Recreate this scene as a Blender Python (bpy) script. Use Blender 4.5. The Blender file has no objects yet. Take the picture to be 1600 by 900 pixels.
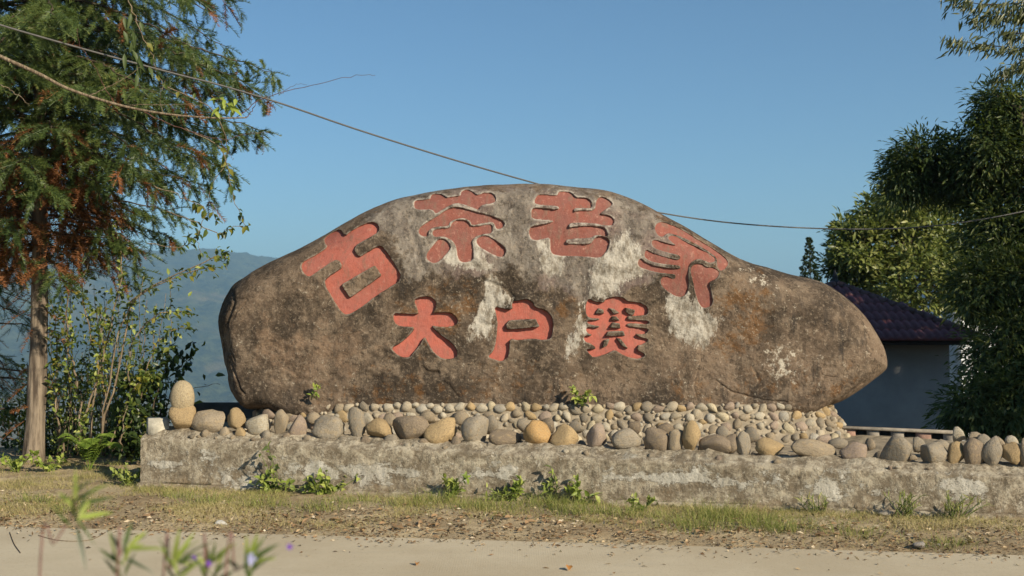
import bpy, math, random
import numpy as np
from mathutils import Vector, Matrix
from mathutils.geometry import delaunay_2d_cdt

R = math.radians
rng = np.random.default_rng(7)
random.seed(7)
scn = bpy.context.scene
COL = scn.collection

# ------------------------------------------------------------------ camera, sky, sun, exposure
CAM_H = 1.39
PITCH = math.atan(57.0 / 1778.0)
F = 1778.0
cam_d = bpy.data.cameras.new("camera")
cam = bpy.data.objects.new("camera", cam_d)
COL.objects.link(cam)
cam.location = (0, 0, CAM_H)
cam.rotation_euler = (math.pi / 2 + PITCH, 0, 0)
cam_d.sensor_width = 36.0
cam_d.lens = 36.0 * F / 1600.0
cam_d.clip_start = 0.05
cam_d.clip_end = 40000
cam_d.dof.use_dof = True
cam_d.dof.focus_distance = 9.9
cam_d.dof.aperture_fstop = 3.5
scn.camera = cam

SUN_AZ = R(44)      # to the right of the direction behind the camera
SUN_EL = R(27)
SUN_DIR = Vector((math.sin(SUN_AZ) * math.cos(SUN_EL), -math.cos(SUN_AZ) * math.cos(SUN_EL), math.sin(SUN_EL)))
world = bpy.data.worlds.new("World")
scn.world = world
world.use_nodes = True
wn = world.node_tree
wn.nodes.clear()
sky = wn.nodes.new("ShaderNodeTexSky")
sky.sky_type = 'NISHITA'
sky.sun_disc = False
sky.sun_elevation = SUN_EL
sky.sun_rotation = math.atan2(SUN_DIR.x, SUN_DIR.y)
sky.altitude = 600
sky.air_density = 1.0
sky.dust_density = 0.3
sky.ozone_density = 1.0
bg = wn.nodes.new("ShaderNodeBackground")
bg.inputs[1].default_value = 0.062
wo = wn.nodes.new("ShaderNodeOutputWorld")
tint = wn.nodes.new("ShaderNodeMix")          # white balance of the sky
tint.data_type = 'RGBA'
tint.blend_type = 'MULTIPLY'
tint.inputs[0].default_value = 1.0
tint.inputs[7].default_value = (.62, .9, 1.08, 1)
wn.links.new(sky.outputs[0], tint.inputs[6])
wn.links.new(tint.outputs[2], bg.inputs[0])
wn.links.new(bg.outputs[0], wo.inputs[0])

sun_d = bpy.data.lights.new("sun", 'SUN')
sun_d.energy = 5.0
sun_d.angle = R(0.5)
sun_d.color = (1.0, 0.88, 0.68)
sun = bpy.data.objects.new("sun", sun_d)
COL.objects.link(sun)
sun.rotation_euler = SUN_DIR.to_track_quat('Z', 'Y').to_euler()

scn.view_settings.view_transform = 'Standard'
scn.view_settings.look = 'None'
scn.view_settings.exposure = 0.66
scn.view_settings.gamma = 1.0
scn.render.engine = 'CYCLES'
scn.cycles.use_denoising = True
scn.cycles.max_bounces = 6
scn.cycles.transparent_max_bounces = 8
scn.cycles.volume_bounces = 0

# ------------------------------------------------------------------ helpers
CP, SP = math.cos(PITCH), math.sin(PITCH)


def P(px, py, d):
    """world point at forward distance d seen at photograph pixel px, py"""
    xr = (px - 800.0) / F
    yu = (450.0 - py) / F
    dy = CP - yu * SP
    dz = SP + yu * CP
    k = d / dy
    return Vector((xr * k, d, CAM_H + dz * k))


def Pn(pts, d):
    return np.array([tuple(P(a, b, d)) for a, b in pts])


def mesh_np(name, V, faces, mat=None, smooth=False):
    me = bpy.data.meshes.new(name)
    V = np.asarray(V, dtype=np.float32)
    if not isinstance(faces, list):
        faces = [faces]
    faces = [np.asarray(f, dtype=np.int32) for f in faces if len(f)]
    me.vertices.add(len(V))
    me.vertices.foreach_set("co", V.ravel())
    nl = sum(f.size for f in faces)
    npoly = sum(len(f) for f in faces)
    me.loops.add(nl)
    me.polygons.add(npoly)
    li = np.concatenate([f.ravel() for f in faces])
    tot = np.concatenate([np.full(len(f), f.shape[1], dtype=np.int32) for f in faces])
    st = np.concatenate([[0], np.cumsum(tot)[:-1]]).astype(np.int32)
    me.loops.foreach_set("vertex_index", li)
    me.polygons.foreach_set("loop_start", st)
    me.polygons.foreach_set("loop_total", tot)
    if smooth:
        me.polygons.foreach_set("use_smooth", np.ones(npoly, dtype=bool))
    me.update(calc_edges=True)
    me.validate()
    if mat:
        me.materials.append(mat)
    return me


def link(name, data, parent=None, label=None, cat=None, group=None, kind=None, loc=None):
    o = bpy.data.objects.new(name, data)
    COL.objects.link(o)
    if parent is not None:
        o.parent = parent
    if loc is not None:
        o.location = loc
    if label:
        o["label"] = label
    if cat:
        o["category"] = cat
    if group:
        o["group"] = group
    if kind:
        o["kind"] = kind
    return o


def thing(name, label, cat, loc=(0, 0, 0), group=None):
    return link(name, None, None, label, cat, group, None, loc)


def attr(me, name, arr):
    a = me.attributes.new(name, 'FLOAT', 'POINT')
    a.data.foreach_set("value", np.asarray(arr, dtype=np.float32))


class Geo:
    """collects triangles and quads into one mesh"""
    def __init__(s):
        s.V, s.T, s.Q, s.n = [], [], [], 0

    def add(s, V, T=None, Q=None):
        V = np.asarray(V, dtype=float).reshape(-1, 3)
        if T is not None and len(T):
            s.T.append(np.asarray(T, dtype=int) + s.n)
        if Q is not None and len(Q):
            s.Q.append(np.asarray(Q, dtype=int) + s.n)
        s.V.append(V)
        s.n += len(V)

    def mesh(s, name, mat, smooth=False, origin=None):
        V = np.concatenate(s.V)
        if origin is not None:
            V = V - np.asarray(origin)
        fs = []
        if s.T:
            fs.append(np.concatenate(s.T))
        if s.Q:
            fs.append(np.concatenate(s.Q))
        return mesh_np(name, V, fs, mat, smooth)

    def box(s, a, b):
        x0, y0, z0 = a
        x1, y1, z1 = b
        V = [(x0, y0, z0), (x1, y0, z0), (x1, y1, z0), (x0, y1, z0), (x0, y0, z1), (x1, y0, z1), (x1, y1, z1), (x0, y1, z1)]
        s.add(V, None, [(0, 3, 2, 1), (4, 5, 6, 7), (0, 1, 5, 4), (1, 2, 6, 5), (2, 3, 7, 6), (3, 0, 4, 7)])

    def tube(s, pts, rad, n=6):
        pts = np.asarray(pts, dtype=float)
        m = len(pts)
        rad = np.broadcast_to(np.asarray(rad, dtype=float), (m,))
        t = np.gradient(pts, axis=0)
        t /= np.linalg.norm(t, axis=1)[:, None] + 1e-9
        ref = np.array([0, 0, 1.0]) if abs(t[0][2]) < 0.8 else np.array([1.0, 0, 0])
        a = np.cross(t, ref)
        a /= np.linalg.norm(a, axis=1)[:, None] + 1e-9
        b = np.cross(t, a)
        ang = np.arange(n) * 2 * math.pi / n
        ring = pts[:, None, :] + rad[:, None, None] * (np.cos(ang)[None, :, None] * a[:, None, :] + np.sin(ang)[None, :, None] * b[:, None, :])
        V = ring.reshape(-1, 3)
        i = np.arange(m - 1)[:, None] * n
        j = np.arange(n)[None, :]
        j2 = (j + 1) % n
        Q = np.stack([i + j, i + j2, i + n + j2, i + n + j], -1).reshape(-1, 4)
        V = np.vstack([V, pts[:1], pts[-1:]])
        c0, c1 = m * n, m * n + 1
        T = [(c0, (k + 1) % n, k) for k in range(n)] + [(c1, (m - 1) * n + k, (m - 1) * n + (k + 1) % n) for k in range(n)]
        s.add(V, T, Q)

    def leaves(s, Pt, D, N, L, W, fold=0.25):
        """folded pointed leaves: base Pt, direction D, normal N, length L, width W"""
        n = len(Pt)
        if n == 0:
            return
        D = D / (np.linalg.norm(D, axis=1)[:, None] + 1e-9)
        S = np.cross(D, N)
        S /= np.linalg.norm(S, axis=1)[:, None] + 1e-9
        Nn = np.cross(S, D)
        L = np.broadcast_to(L, (n,))[:, None]
        W = np.broadcast_to(W, (n,))[:, None]
        m1 = Pt + D * L * 0.33
        m2 = Pt + D * L * 0.7 - Nn * L * 0.04
        tip = Pt + D * L - Nn * L * 0.14
        up = Nn * W * fold
        V = np.stack([Pt, m1 + S * W * .5 + up, m2 + S * W * .34 + up * .7, tip, m2 - S * W * .34 + up * .7, m1 - S * W * .5 + up, m1, m2], 1).reshape(-1, 3)
        i = np.arange(n)[:, None] * 8
        T = np.concatenate([i + np.array([[0, 6, 1]]), i + np.array([[0, 5, 6]]), i + np.array([[7, 3, 2]]), i + np.array([[7, 4, 3]])])
        Q = np.concatenate([i + np.array([[6, 7, 2, 1]]), i + np.array([[5, 4, 7, 6]])])
        s.add(V, T, Q)

    def leaves2(s, Pt, D, N, L, W, fold=0.25):
        """cheap leaves, two triangles each"""
        n = len(Pt)
        if n == 0:
            return
        D = D / (np.linalg.norm(D, axis=1)[:, None] + 1e-9)
        S = np.cross(D, N)
        S /= np.linalg.norm(S, axis=1)[:, None] + 1e-9
        Nn = np.cross(S, D)
        L = np.broadcast_to(L, (n,))[:, None]
        W = np.broadcast_to(W, (n,))[:, None]
        mid = Pt + D * L * 0.42
        V = np.stack([Pt, mid + S * W * .5 + Nn * W * fold, Pt + D * L, mid - S * W * .5 + Nn * W * fold], 1).reshape(-1, 3)
        i = np.arange(n)[:, None] * 4
        s.add(V, np.concatenate([i + np.array([[0, 2, 1]]), i + np.array([[0, 3, 2]])]))

    def needles(s, P0, D, L, K=44, nl=0.042, w=0.0045, droop=0.2):
        """conifer twigs: two rows of flat needles along each twig"""
        n = len(P0)
        D = D / np.linalg.norm(D, axis=1)[:, None]
        up = np.tile(np.array([0, 0, 1.0]), (n, 1)) + rng.normal(0, .35, (n, 3))
        S = np.cross(D, up)
        S /= np.linalg.norm(S, axis=1)[:, None] + 1e-9
        U = np.cross(S, D)
        t = (np.arange(K) + .5) / K
        t = t[None, :, None]
        base = P0[:, None, :] + D[:, None, :] * L[:, None, None] * t - np.array([0, 0, 1.0]) * (droop * L[:, None, None] * t * t)
        side = np.where(np.arange(K) % 2 == 0, 1.0, -1.0)[None, :] * np.ones((n, 1))
        th = rng.normal(0.35, .45, (n, K))
        pv = side[..., None] * np.cos(th)[..., None] * S[:, None, :] + np.sin(th)[..., None] * U[:, None, :]
        nd = D[:, None, :] * .62 + pv * .8
        ln = nl * (1 - .55 * t[..., 0] ** 4) * rng.uniform(.75, 1.15, (n, K))
        tip = base + nd * ln[..., None]
        wv = D[:, None, :] * (w * .5)
        V = np.stack([base - wv, base + wv, tip], 2).reshape(-1, 3)
        s.add(V, np.arange(n * K * 3).reshape(-1, 3))
        tt = np.array([0, .5, 1.0])[None, :, None]
        ax = P0[:, None, :] + D[:, None, :] * L[:, None, None] * tt - np.array([0, 0, 1.0]) * (droop * L[:, None, None] * tt * tt)
        Vs = np.stack([ax - U[:, None, :] * .002, ax + U[:, None, :] * .002], 2).reshape(n, 6, 3).reshape(-1, 3)
        i = np.arange(n)[:, None] * 6
        s.add(Vs, None, np.concatenate([i + np.array([[0, 1, 3, 2]]), i + np.array([[2, 3, 5, 4]])]))


_tab = np.random.default_rng(11).random(65536)


def vnoise(x, y, z):
    xi, yi, zi = np.floor(x).astype(np.int64), np.floor(y).astype(np.int64), np.floor(z).astype(np.int64)
    fx, fy, fz = x - xi, y - yi, z - zi
    fx, fy, fz = [f * f * (3 - 2 * f) for f in (fx, fy, fz)]

    def h(a, b, c):
        return _tab[(a * 374761393 + b * 668265263 + c * 2147483647 + ((a * 31 + b * 17) ^ (c * 101))) & 65535]
    r = 0
    for dx in (0, 1):
        for dy in (0, 1):
            for dz in (0, 1):
                w = (fx if dx else 1 - fx) * (fy if dy else 1 - fy) * (fz if dz else 1 - fz)
                r = r + w * h(xi + dx, yi + dy, zi + dz)
    return r


def fbm(x, y, z, oct=4, gain=.5):
    a, s, t = 1.0, 0, 0
    for k in range(oct):
        s = s + a * (vnoise(x + 17.3 * k, y + 5.1 * k, z + 9.7 * k) - .5)
        t += a
        a *= gain
        x, y, z = x * 2.03, y * 2.03, z * 2.03
    return s / t * 2


def sst(a, b, x):
    t = np.clip((x - a) / (b - a), 0, 1)
    return t * t * (3 - 2 * t)


def inside(px, pz, poly):
    r = np.zeros(px.shape, bool)
    n = len(poly)
    for i in range(n):
        x1, y1 = poly[i]
        x2, y2 = poly[(i + 1) % n]
        if y1 == y2:
            continue
        c = ((y1 > pz) != (y2 > pz)) & (px < (x2 - x1) * (pz - y1) / (y2 - y1) + x1)
        r ^= c
    return r


def dist_poly(px, pz, poly):
    d = np.full(px.shape, 1e9)
    n = len(poly)
    for i in range(n):
        x1, y1 = poly[i]
        x2, y2 = poly[(i + 1) % n]
        vx, vy = x2 - x1, y2 - y1
        l2 = vx * vx + vy * vy + 1e-12
        t = np.clip(((px - x1) * vx + (pz - y1) * vy) / l2, 0, 1)
        d = np.minimum(d, (px - x1 - t * vx) ** 2 + (pz - y1 - t * vy) ** 2)
    return np.sqrt(d)


def sdf(px, pz, polys):
    ins = np.zeros(px.shape, bool)
    d = np.full(px.shape, 1e9)
    for p in polys:
        ins ^= inside(px, pz, p)
        d = np.minimum(d, dist_poly(px, pz, p))
    return np.where(ins, d, -d)


def chaikin(p, it=1):
    p = np.asarray(p, float)
    for _ in range(it):
        q = np.roll(p, -1, axis=0)
        p = np.stack([p * .75 + q * .25, p * .25 + q * .75], 1).reshape(-1, 2)
    return p


def spline(pts, n):
    """smooth curve through points"""
    pts = np.asarray(pts, float)
    m = len(pts)
    u = np.linspace(0, m - 1, n)
    i = np.clip(np.floor(u).astype(int), 0, m - 2)
    f = (u - i)[:, None]
    p0 = pts[np.clip(i - 1, 0, m - 1)]
    p1, p2 = pts[i], pts[i + 1]
    p3 = pts[np.clip(i + 2, 0, m - 1)]
    return .5 * ((2 * p1) + (-p0 + p2) * f + (2 * p0 - 5 * p1 + 4 * p2 - p3) * f ** 2 + (-p0 + 3 * p1 - 3 * p2 + p3) * f ** 3)


def runit(n):
    v = rng.normal(0, 1, (n, 3))
    return v / np.linalg.norm(v, axis=1)[:, None]


# ------------------------------------------------------------------ node material helper
class NT:
    def __init__(s, name):
        s.m = bpy.data.materials.new(name)
        s.m.use_nodes = True
        s.t = s.m.node_tree
        s.t.nodes.clear()
        s.out = s.t.nodes.new("ShaderNodeOutputMaterial")
        s._co = None

    def n(s, typ, **kw):
        nd = s.t.nodes.new("ShaderNode" + typ)
        for k, v in kw.items():
            setattr(nd, k, v)
        return nd

    def put(s, inp, v):
        if isinstance(v, bpy.types.NodeSocket):
            s.t.links.new(v, inp)
        elif isinstance(v, (tuple, list)) and len(v) == 3 and inp.type == 'RGBA':
            inp.default_value = (*v, 1)
        else:
            inp.default_value = v

    def co(s):
        if s._co is None:
            s._co = s.n("TexCoord").outputs['Object']
        return s._co

    def mapping(s, scale=(1, 1, 1), rot=(0, 0, 0), loc=(0, 0, 0), vec=None):
        m = s.n("Mapping")
        m.inputs['Scale'].default_value = scale
        m.inputs['Rotation'].default_value = rot
        m.inputs['Location'].default_value = loc
        s.put(m.inputs['Vector'], vec or s.co())
        return m.outputs[0]

    def noise(s, scale, detail=4, rough=.55, vec=None, dist=0.0):
        nd = s.n("TexNoise")
        s.put(nd.inputs['Vector'], vec or s.co())
        nd.inputs['Scale'].default_value = scale
        nd.inputs['Detail'].default_value = detail
        nd.inputs['Roughness'].default_value = rough
        nd.inputs['Distortion'].default_value = dist
        return nd.outputs['Fac']

    def voro(s, scale, vec=None, feature='F1', out='Distance'):
        nd = s.n("TexVoronoi", feature=feature)
        s.put(nd.inputs['Vector'], vec or s.co())
        nd.inputs['Scale'].default_value = scale
        return nd.outputs[out]

    def ramp(s, fac, stops, interp='LINEAR'):
        r = s.n("ValToRGB")
        r.color_ramp.interpolation = interp
        e = r.color_ramp.elements
        while len(e) < len(stops):
            e.new(.5)
        for el, (p, c) in zip(e, stops):
            el.position = p
            el.color = (*c, 1) if isinstance(c, tuple) else (c, c, c, 1)
        s.put(r.inputs[0], fac)
        return r.outputs[0]

    def mix(s, fac, a, b, mode='MIX'):
        m = s.n("Mix", data_type='RGBA', blend_type=mode)
        s.put(m.inputs[0], fac)
        s.put(m.inputs[6], a)
        s.put(m.inputs[7], b)
        return m.outputs[2]

    def math(s, op, a, b=0.0, c=0.0):
        m = s.n("Math", operation=op)
        s.put(m.inputs[0], a)
        s.put(m.inputs[1], b)
        s.put(m.inputs[2], c)
        return m.outputs[0]

    def sstep(s, v, a, b):
        m = s.n("MapRange", interpolation_type='SMOOTHSTEP')
        s.put(m.inputs[0], v)
        m.inputs[1].default_value = a
        m.inputs[2].default_value = b
        return m.outputs[0]

    def attr(s, name):
        a = s.n("Attribute", attribute_name=name)
        return a.outputs['Fac']

    def bump(s, h, strength=.4, dist=.02, normal=None):
        b = s.n("Bump")
        b.inputs['Strength'].default_value = strength
        b.inputs['Distance'].default_value = dist
        s.put(b.inputs['Height'], h)
        if normal:
            s.put(b.inputs['Normal'], normal)
        return b.outputs[0]

    def bsdf(s, col, rough=.85, normal=None, spec=.3):
        b = s.n("BsdfPrincipled")
        s.put(b.inputs['Base Color'], col)
        s.put(b.inputs['Roughness'], rough)
        b.inputs['Specular IOR Level'].default_value = spec
        if normal:
            s.put(b.inputs['Normal'], normal)
        return b.outputs[0]

    def done(s, sh):
        s.t.links.new(sh, s.out.inputs[0])
        return s.m


def leaf_mat(name, stops, transl=.3, rough=.5, spec=.35, noise_scale=None):
    """foliage: colour differs leaf by leaf"""
    t = NT(name)
    g = t.n("NewGeometry")
    f = g.outputs['Random Per Island']
    if noise_scale:
        f = t.math('ADD', t.math('MULTIPLY', f, .6), t.math('MULTIPLY', t.sstep(t.noise(noise_scale, 2), .3, .7), .4))
    c = t.ramp(f, stops)
    b = t.bsdf(c, rough, None, spec)
    tr = t.n("BsdfTranslucent")
    t.put(tr.inputs[0], t.mix(.5, c, (0.22, 0.3, 0.03), 'MIX'))
    mx = t.n("MixShader")
    mx.inputs[0].default_value = transl
    t.t.links.new(b, mx.inputs[1])
    t.t.links.new(tr.outputs[0], mx.inputs[2])
    return t.done(mx.outputs[0])


def bark_mat(name, c1, c2, sc=6):
    t = NT(name)
    v = t.mapping((sc, sc, sc * .12))
    n1 = t.noise(3, 5, .6, v)
    n2 = t.noise(20, 3)
    c = t.mix(t.sstep(n1, .35, .65), c1, c2)
    c = t.mix(t.math('MULTIPLY', n2, .3), c, tuple(x * .5 for x in c1))
    return t.done(t.bsdf(c, .9, t.bump(n1, 1.0, .03), .15))


# ------------------------------------------------------------------ materials
def mat_boulder():
    t = NT("boulder_rock")
    big = t.noise(1.1, 6, .62, None, .4)
    med = t.noise(4.5, 8, .72)
    fine = t.noise(15, 6, .78)
    grit = t.noise(34, 4, .8)
    c = t.mix(t.sstep(big, .42, .62), (0.046, 0.034, 0.024), (0.165, 0.117, 0.08))
    c = t.mix(t.math('MULTIPLY', t.sstep(med, .47, .62), .65), c, (0.215, 0.16, 0.112))
    c = t.mix(t.math('MULTIPLY', t.sstep(med, .45, .34), .55), c, (0.046, 0.034, 0.024))
    # paler, warmer skin on the lower left
    wm = t.math('ADD', t.attr("warm"), t.math('MULTIPLY', t.math('SUBTRACT', t.noise(5, 7, .75), .5), 2.2))
    c = t.mix(t.math('MULTIPLY', t.sstep(wm, .45, .95), .6), c, (0.235, 0.155, 0.1))
    # rust coloured growth
    rs = t.math('ADD', t.attr("rust"), t.math('MULTIPLY', t.math('SUBTRACT', t.noise(7, 8, .75), .5), 3.0))
    c = t.mix(t.math('MULTIPLY', t.sstep(rs, .55, .95), .65), c, t.mix(fine, (0.2, 0.092, 0.022), (0.1, 0.045, 0.018)))
    # soot coloured water stains, plus shade painted on the left end
    dk = t.math('ADD', t.attr("dark"), t.math('MULTIPLY', t.math('SUBTRACT', t.noise(5, 8, .7, t.mapping((1.9, 1, .5))), .5), 2.6))
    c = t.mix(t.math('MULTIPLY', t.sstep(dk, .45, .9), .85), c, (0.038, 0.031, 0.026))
    run = t.noise(2.6, 7, .7, t.mapping((2.2, 1, .35), (0, R(-6), 0)))
    c = t.mix(t.math('MULTIPLY', t.sstep(run, .52, .64), .5), c, (0.062, 0.048, 0.036))
    # rubbed grey band in the upper middle, streaked downwards
    st = t.noise(5, 8, .72, t.mapping((1.5, 1, .5), (0, R(14), 0)))
    gz = t.math('ADD', t.attr("grey"), t.math('MULTIPLY', t.math('SUBTRACT', t.noise(4, 8, .75), .5), 1.8))
    gcol = t.mix(t.sstep(st, .36, .66), (0.105, 0.086, 0.072), (0.25, 0.215, 0.175))
    gcol = t.mix(t.math('MULTIPLY', t.sstep(t.noise(2.1, 4), .45, .6), .6), gcol, (0.165, 0.112, 0.098))
    gcol = t.mix(t.math('MULTIPLY', t.sstep(t.noise(9, 7, .75, t.mapping((1.6, 1, .5))), .56, .66), .55), gcol, (0.36, 0.32, 0.27))
    c = t.mix(t.sstep(gz, .4, .62), c, gcol)
    # grains, dark and pale
    c = t.mix(t.math('MULTIPLY', t.sstep(fine, .475, .4), .58), c, (0.03, 0.022, 0.015))
    c = t.mix(t.math('MULTIPLY', t.sstep(grit, .53, .63), .4), c, (0.3, 0.235, 0.17))
    # pale lichen specks
    sp = t.math('ADD', t.attr("lichen"), t.math('MULTIPLY', t.math('SUBTRACT', t.noise(13, 8, .8), .5), 3.4))
    c = t.mix(t.sstep(sp, .7, .9), c, (0.45, 0.4, 0.32))
    sp2 = t.math('MULTIPLY', t.sstep(t.noise(17, 6, .85), .595, .635), t.sstep(t.noise(2.2, 5), .4, .6))
    c = t.mix(t.math('MULTIPLY', sp2, .62), c, (0.42, 0.37, 0.29))
    # cement smears with ragged edges
    sm = t.math('ADD', t.attr("smear"), t.math('MULTIPLY', t.math('SUBTRACT', t.noise(8, 9, .8, t.mapping((1.5, 1, .7), (0, R(8), 0))), .5), 2.3))
    sn = t.noise(13, 8, .75, t.mapping((1.3, 1, .6)))
    scol = t.mix(t.sstep(sn, .36, .6), (0.2, 0.168, 0.125), (0.48, 0.44, 0.375))
    scol = t.mix(t.math('MULTIPLY', t.sstep(fine, .47, .36), .6), scol, (0.1, 0.08, 0.058))
    c = t.mix(t.math('MULTIPLY', t.sstep(sm, .5, .64), .92), c, scol)
    # red paint on the sides of the cut letters
    c = t.mix(t.math('MULTIPLY', t.sstep(t.attr("carve"), .25, .7), .8), c, (0.3, 0.09, 0.06))
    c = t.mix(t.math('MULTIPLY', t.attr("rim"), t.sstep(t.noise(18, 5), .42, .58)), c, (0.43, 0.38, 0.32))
    h = t.math('ADD', t.math('MULTIPLY', med, 1.0), t.math('MULTIPLY', fine, .4))
    h = t.math('ADD', h, t.math('MULTIPLY', grit, .25))
    return t.done(t.bsdf(c, .9, t.bump(h, .8, .035), .2))


def mat_paint(name, col, wear):
    t = NT(name)
    n1 = t.noise(4.5, 7, .7)
    n2 = t.noise(20, 6, .78)
    st = t.noise(9, 8, .75, t.mapping((1.8, 1, .6), (0, R(10), 0)))
    dim = tuple(x * .66 for x in col)
    c = t.mix(t.sstep(n1, .34, .64), col, tuple(min(1, x * .8 + .025) for x in col))
    c = t.mix(t.math('MULTIPLY', t.sstep(st, .5, .64), .3 + wear * .9), c, (0.2, 0.118, 0.088))
    c = t.mix(t.math('MULTIPLY', t.sstep(n2, .56, .66), .3 + wear * .5), c, (0.43, 0.235, 0.18))
    c = t.mix(t.math('MULTIPLY', t.sstep(n2, .46, .37), .55), c, dim)
    c = t.mix(t.math('MULTIPLY', t.sstep(t.noise(12, 8, .85), .62, .67), .3 + wear), c, (0.15, 0.115, 0.088))
    return t.done(t.bsdf(c, .92, t.bump(t.math('ADD', n2, t.math('MULTIPLY', st, .8)), .7, .014), .12))


def mat_stone(name):
    """river stones; each stone carries its own tint"""
    t = NT(name)
    oi = t.n("ObjectInfo")
    c = oi.outputs['Color']
    va = t.n("VectorMath", operation='ADD')
    t.put(va.inputs[0], t.co())
    cx = t.n("CombineXYZ")
    t.put(cx.inputs[0], t.math('MULTIPLY', oi.outputs['Random'], 50))
    t.put(va.inputs[1], cx.outputs[0])
    v = va.outputs[0]
    n1 = t.noise(9, 5, .6, v)
    n2 = t.noise(70, 5, .7, v)
    n3 = t.noise(3.5, 3, .5, v)
    c = t.mix(t.math('MULTIPLY', t.sstep(n1, .45, .7), .5), c, (0.13, 0.1, 0.068))
    c = t.mix(t.math('MULTIPLY', t.sstep(n3, .52, .66), .35), c, (0.40, 0.29, 0.155))
    c = t.mix(t.math('MULTIPLY', t.sstep(n2, .54, .68), .45), c, (0.46, 0.4, 0.31))
    c = t.mix(t.math('MULTIPLY', t.sstep(n2, .47, .34), .65), c, (0.07, 0.056, 0.04))
    h = t.math('ADD', n1, t.math('MULTIPLY', n2, .25))
    return t.done(t.bsdf(c, .8, t.bump(h, .7, .016), .2))


def mat_wall():
    t = NT("weathered_concrete")
    n1 = t.noise(1.5, 7, .68, t.mapping((1, 1, 1.9)))
    n2 = t.noise(9, 8, .78)
    n3 = t.noise(50, 5, .75)
    st = t.noise(7, 6, .7, t.mapping((1.7, 1.7, .5)))
    c = t.mix(t.sstep(n2, .4, .62), (0.19, 0.152, 0.105), (0.46, 0.4, 0.3))
    sep = t.n("SeparateXYZ")
    t.put(sep.inputs[0], t.co())
    # smooth plaster skin left in patches, mostly half way up
    pl = t.math('ADD', t.math('MULTIPLY', t.math('SUBTRACT', n1, .5), 3.4), t.math('MULTIPLY', t.math('SUBTRACT', n2, .5), 1.1))
    band = t.math('SUBTRACT', 1.0, t.math('MULTIPLY', t.math('ABSOLUTE', t.math('SUBTRACT', sep.outputs[2], .23)), 6.0))
    pl = t.math('ADD', pl, t.math('MULTIPLY', band, .42))
    plm = t.sstep(pl, .4, .52)
    grime = t.math('ADD', t.noise(4, 8, .75), t.math('MULTIPLY', t.math('SUBTRACT', .14, sep.outputs[2]), .7))
    c = t.mix(t.math('MULTIPLY', t.sstep(grime, .5, .66), .7), c, (0.22, 0.16, 0.098))
    blk = t.noise(15, 8, .8, t.mapping((1.3, 1.3, .6)))
    c = t.mix(t.math('MULTIPLY', t.sstep(blk, .54, .63), .65), c, (0.072, 0.057, 0.04))
    c = t.mix(t.math('MULTIPLY', t.sstep(t.noise(20, 7, .82), .56, .63), .75), c, (0.60, 0.545, 0.44))
    c = t.mix(t.math('MULTIPLY', plm, .9), c, t.mix(t.sstep(st, .32, .66), (0.38, 0.345, 0.28), (0.58, 0.545, 0.47)))
    c = t.mix(t.math('MULTIPLY', t.sstep(n3, .46, .34), .6), c, (0.09, 0.072, 0.05))
    h = t.math('ADD', t.math('MULTIPLY', n2, 1.2), t.math('MULTIPLY', n3, .4))
    h = t.math('ADD', h, t.math('MULTIPLY', plm, .35))
    return t.done(t.bsdf(c, .92, t.bump(h, .85, .025), .15))


def mat_mortar(name="mortar", c1=(0.2, 0.165, 0.12), c2=(0.34, 0.285, 0.21)):
    t = NT(name)
    n1 = t.noise(8, 6, .7)
    n2 = t.noise(60, 4, .7)
    c = t.mix(t.sstep(n1, .35, .65), c1, c2)
    c = t.mix(t.math('MULTIPLY', t.sstep(n2, .45, .3), .6), c, tuple(x * .4 for x in c1))
    return t.done(t.bsdf(c, .95, t.bump(t.math('ADD', n1, t.math('MULTIPLY', n2, .4)), .6, .02), .1))


def mat_road():
    t = NT("dusty_concrete_road")
    n1 = t.noise(.9, 5, .6)
    n2 = t.noise(45, 5, .7)
    n3 = t.noise(4, 6, .7, t.mapping((.5, 2.2, 1)))
    c = t.mix(t.sstep(n1, .35, .65), (0.43, 0.36, 0.25), (0.5, 0.43, 0.31))
    c = t.mix(t.math('MULTIPLY', t.sstep(n3, .5, .72), .45), c, (0.41, 0.36, 0.27))
    c = t.mix(t.math('MULTIPLY', t.sstep(n2, .45, .3), .5), c, (0.26, 0.2, 0.125))
    w = t.n("TexWave", wave_type='BANDS', bands_direction='X')
    t.put(w.inputs[0], t.co())
    w.inputs['Scale'].default_value = 22
    w.inputs['Distortion'].default_value = 1.2
    w2 = t.n("TexWave", wave_type='BANDS', bands_direction='Y')
    t.put(w2.inputs[0], t.mapping((1, 1, 1), (0, 0, R(9))))
    w2.inputs['Scale'].default_value = 9
    w2.inputs['Distortion'].default_value = 2.0
    gr = t.math('MULTIPLY', t.math('ADD', w.outputs['Fac'], w2.outputs['Fac']), t.sstep(t.noise(1.1, 4), .35, .65))
    c = t.mix(t.math('MULTIPLY', t.sstep(gr, .9, 1.9), .07), c, (0.27, 0.21, 0.145))
    h = t.math('ADD', t.math('MULTIPLY', gr, .12), t.math('ADD', n2, n3))
    return t.done(t.bsdf(c, .9, t.bump(h, .3, .008), .2))


def mat_verge():
    t = NT("dry_verge_soil")
    n1 = t.noise(1.6, 6, .65)
    n2 = t.noise(12, 7, .75)
    n3 = t.noise(70, 5, .75)
    c = t.mix(t.sstep(n1, .35, .65), (0.3, 0.225, 0.135), (0.46, 0.37, 0.235))
    c = t.mix(t.math('MULTIPLY', t.sstep(n2, .52, .66), .75), c, (0.2, 0.135, 0.08))
    c = t.mix(t.math('MULTIPLY', t.sstep(n3, .52, .7), .6), c, (0.45, 0.37, 0.25))
    c = t.mix(t.math('MULTIPLY', t.sstep(n3, .44, .28), .6), c, (0.085, 0.058, 0.035))
    return t.done(t.bsdf(c, .95, t.bump(t.math('ADD', n2, t.math('MULTIPLY', n3, .5)), .8, .025), .1))


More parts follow.
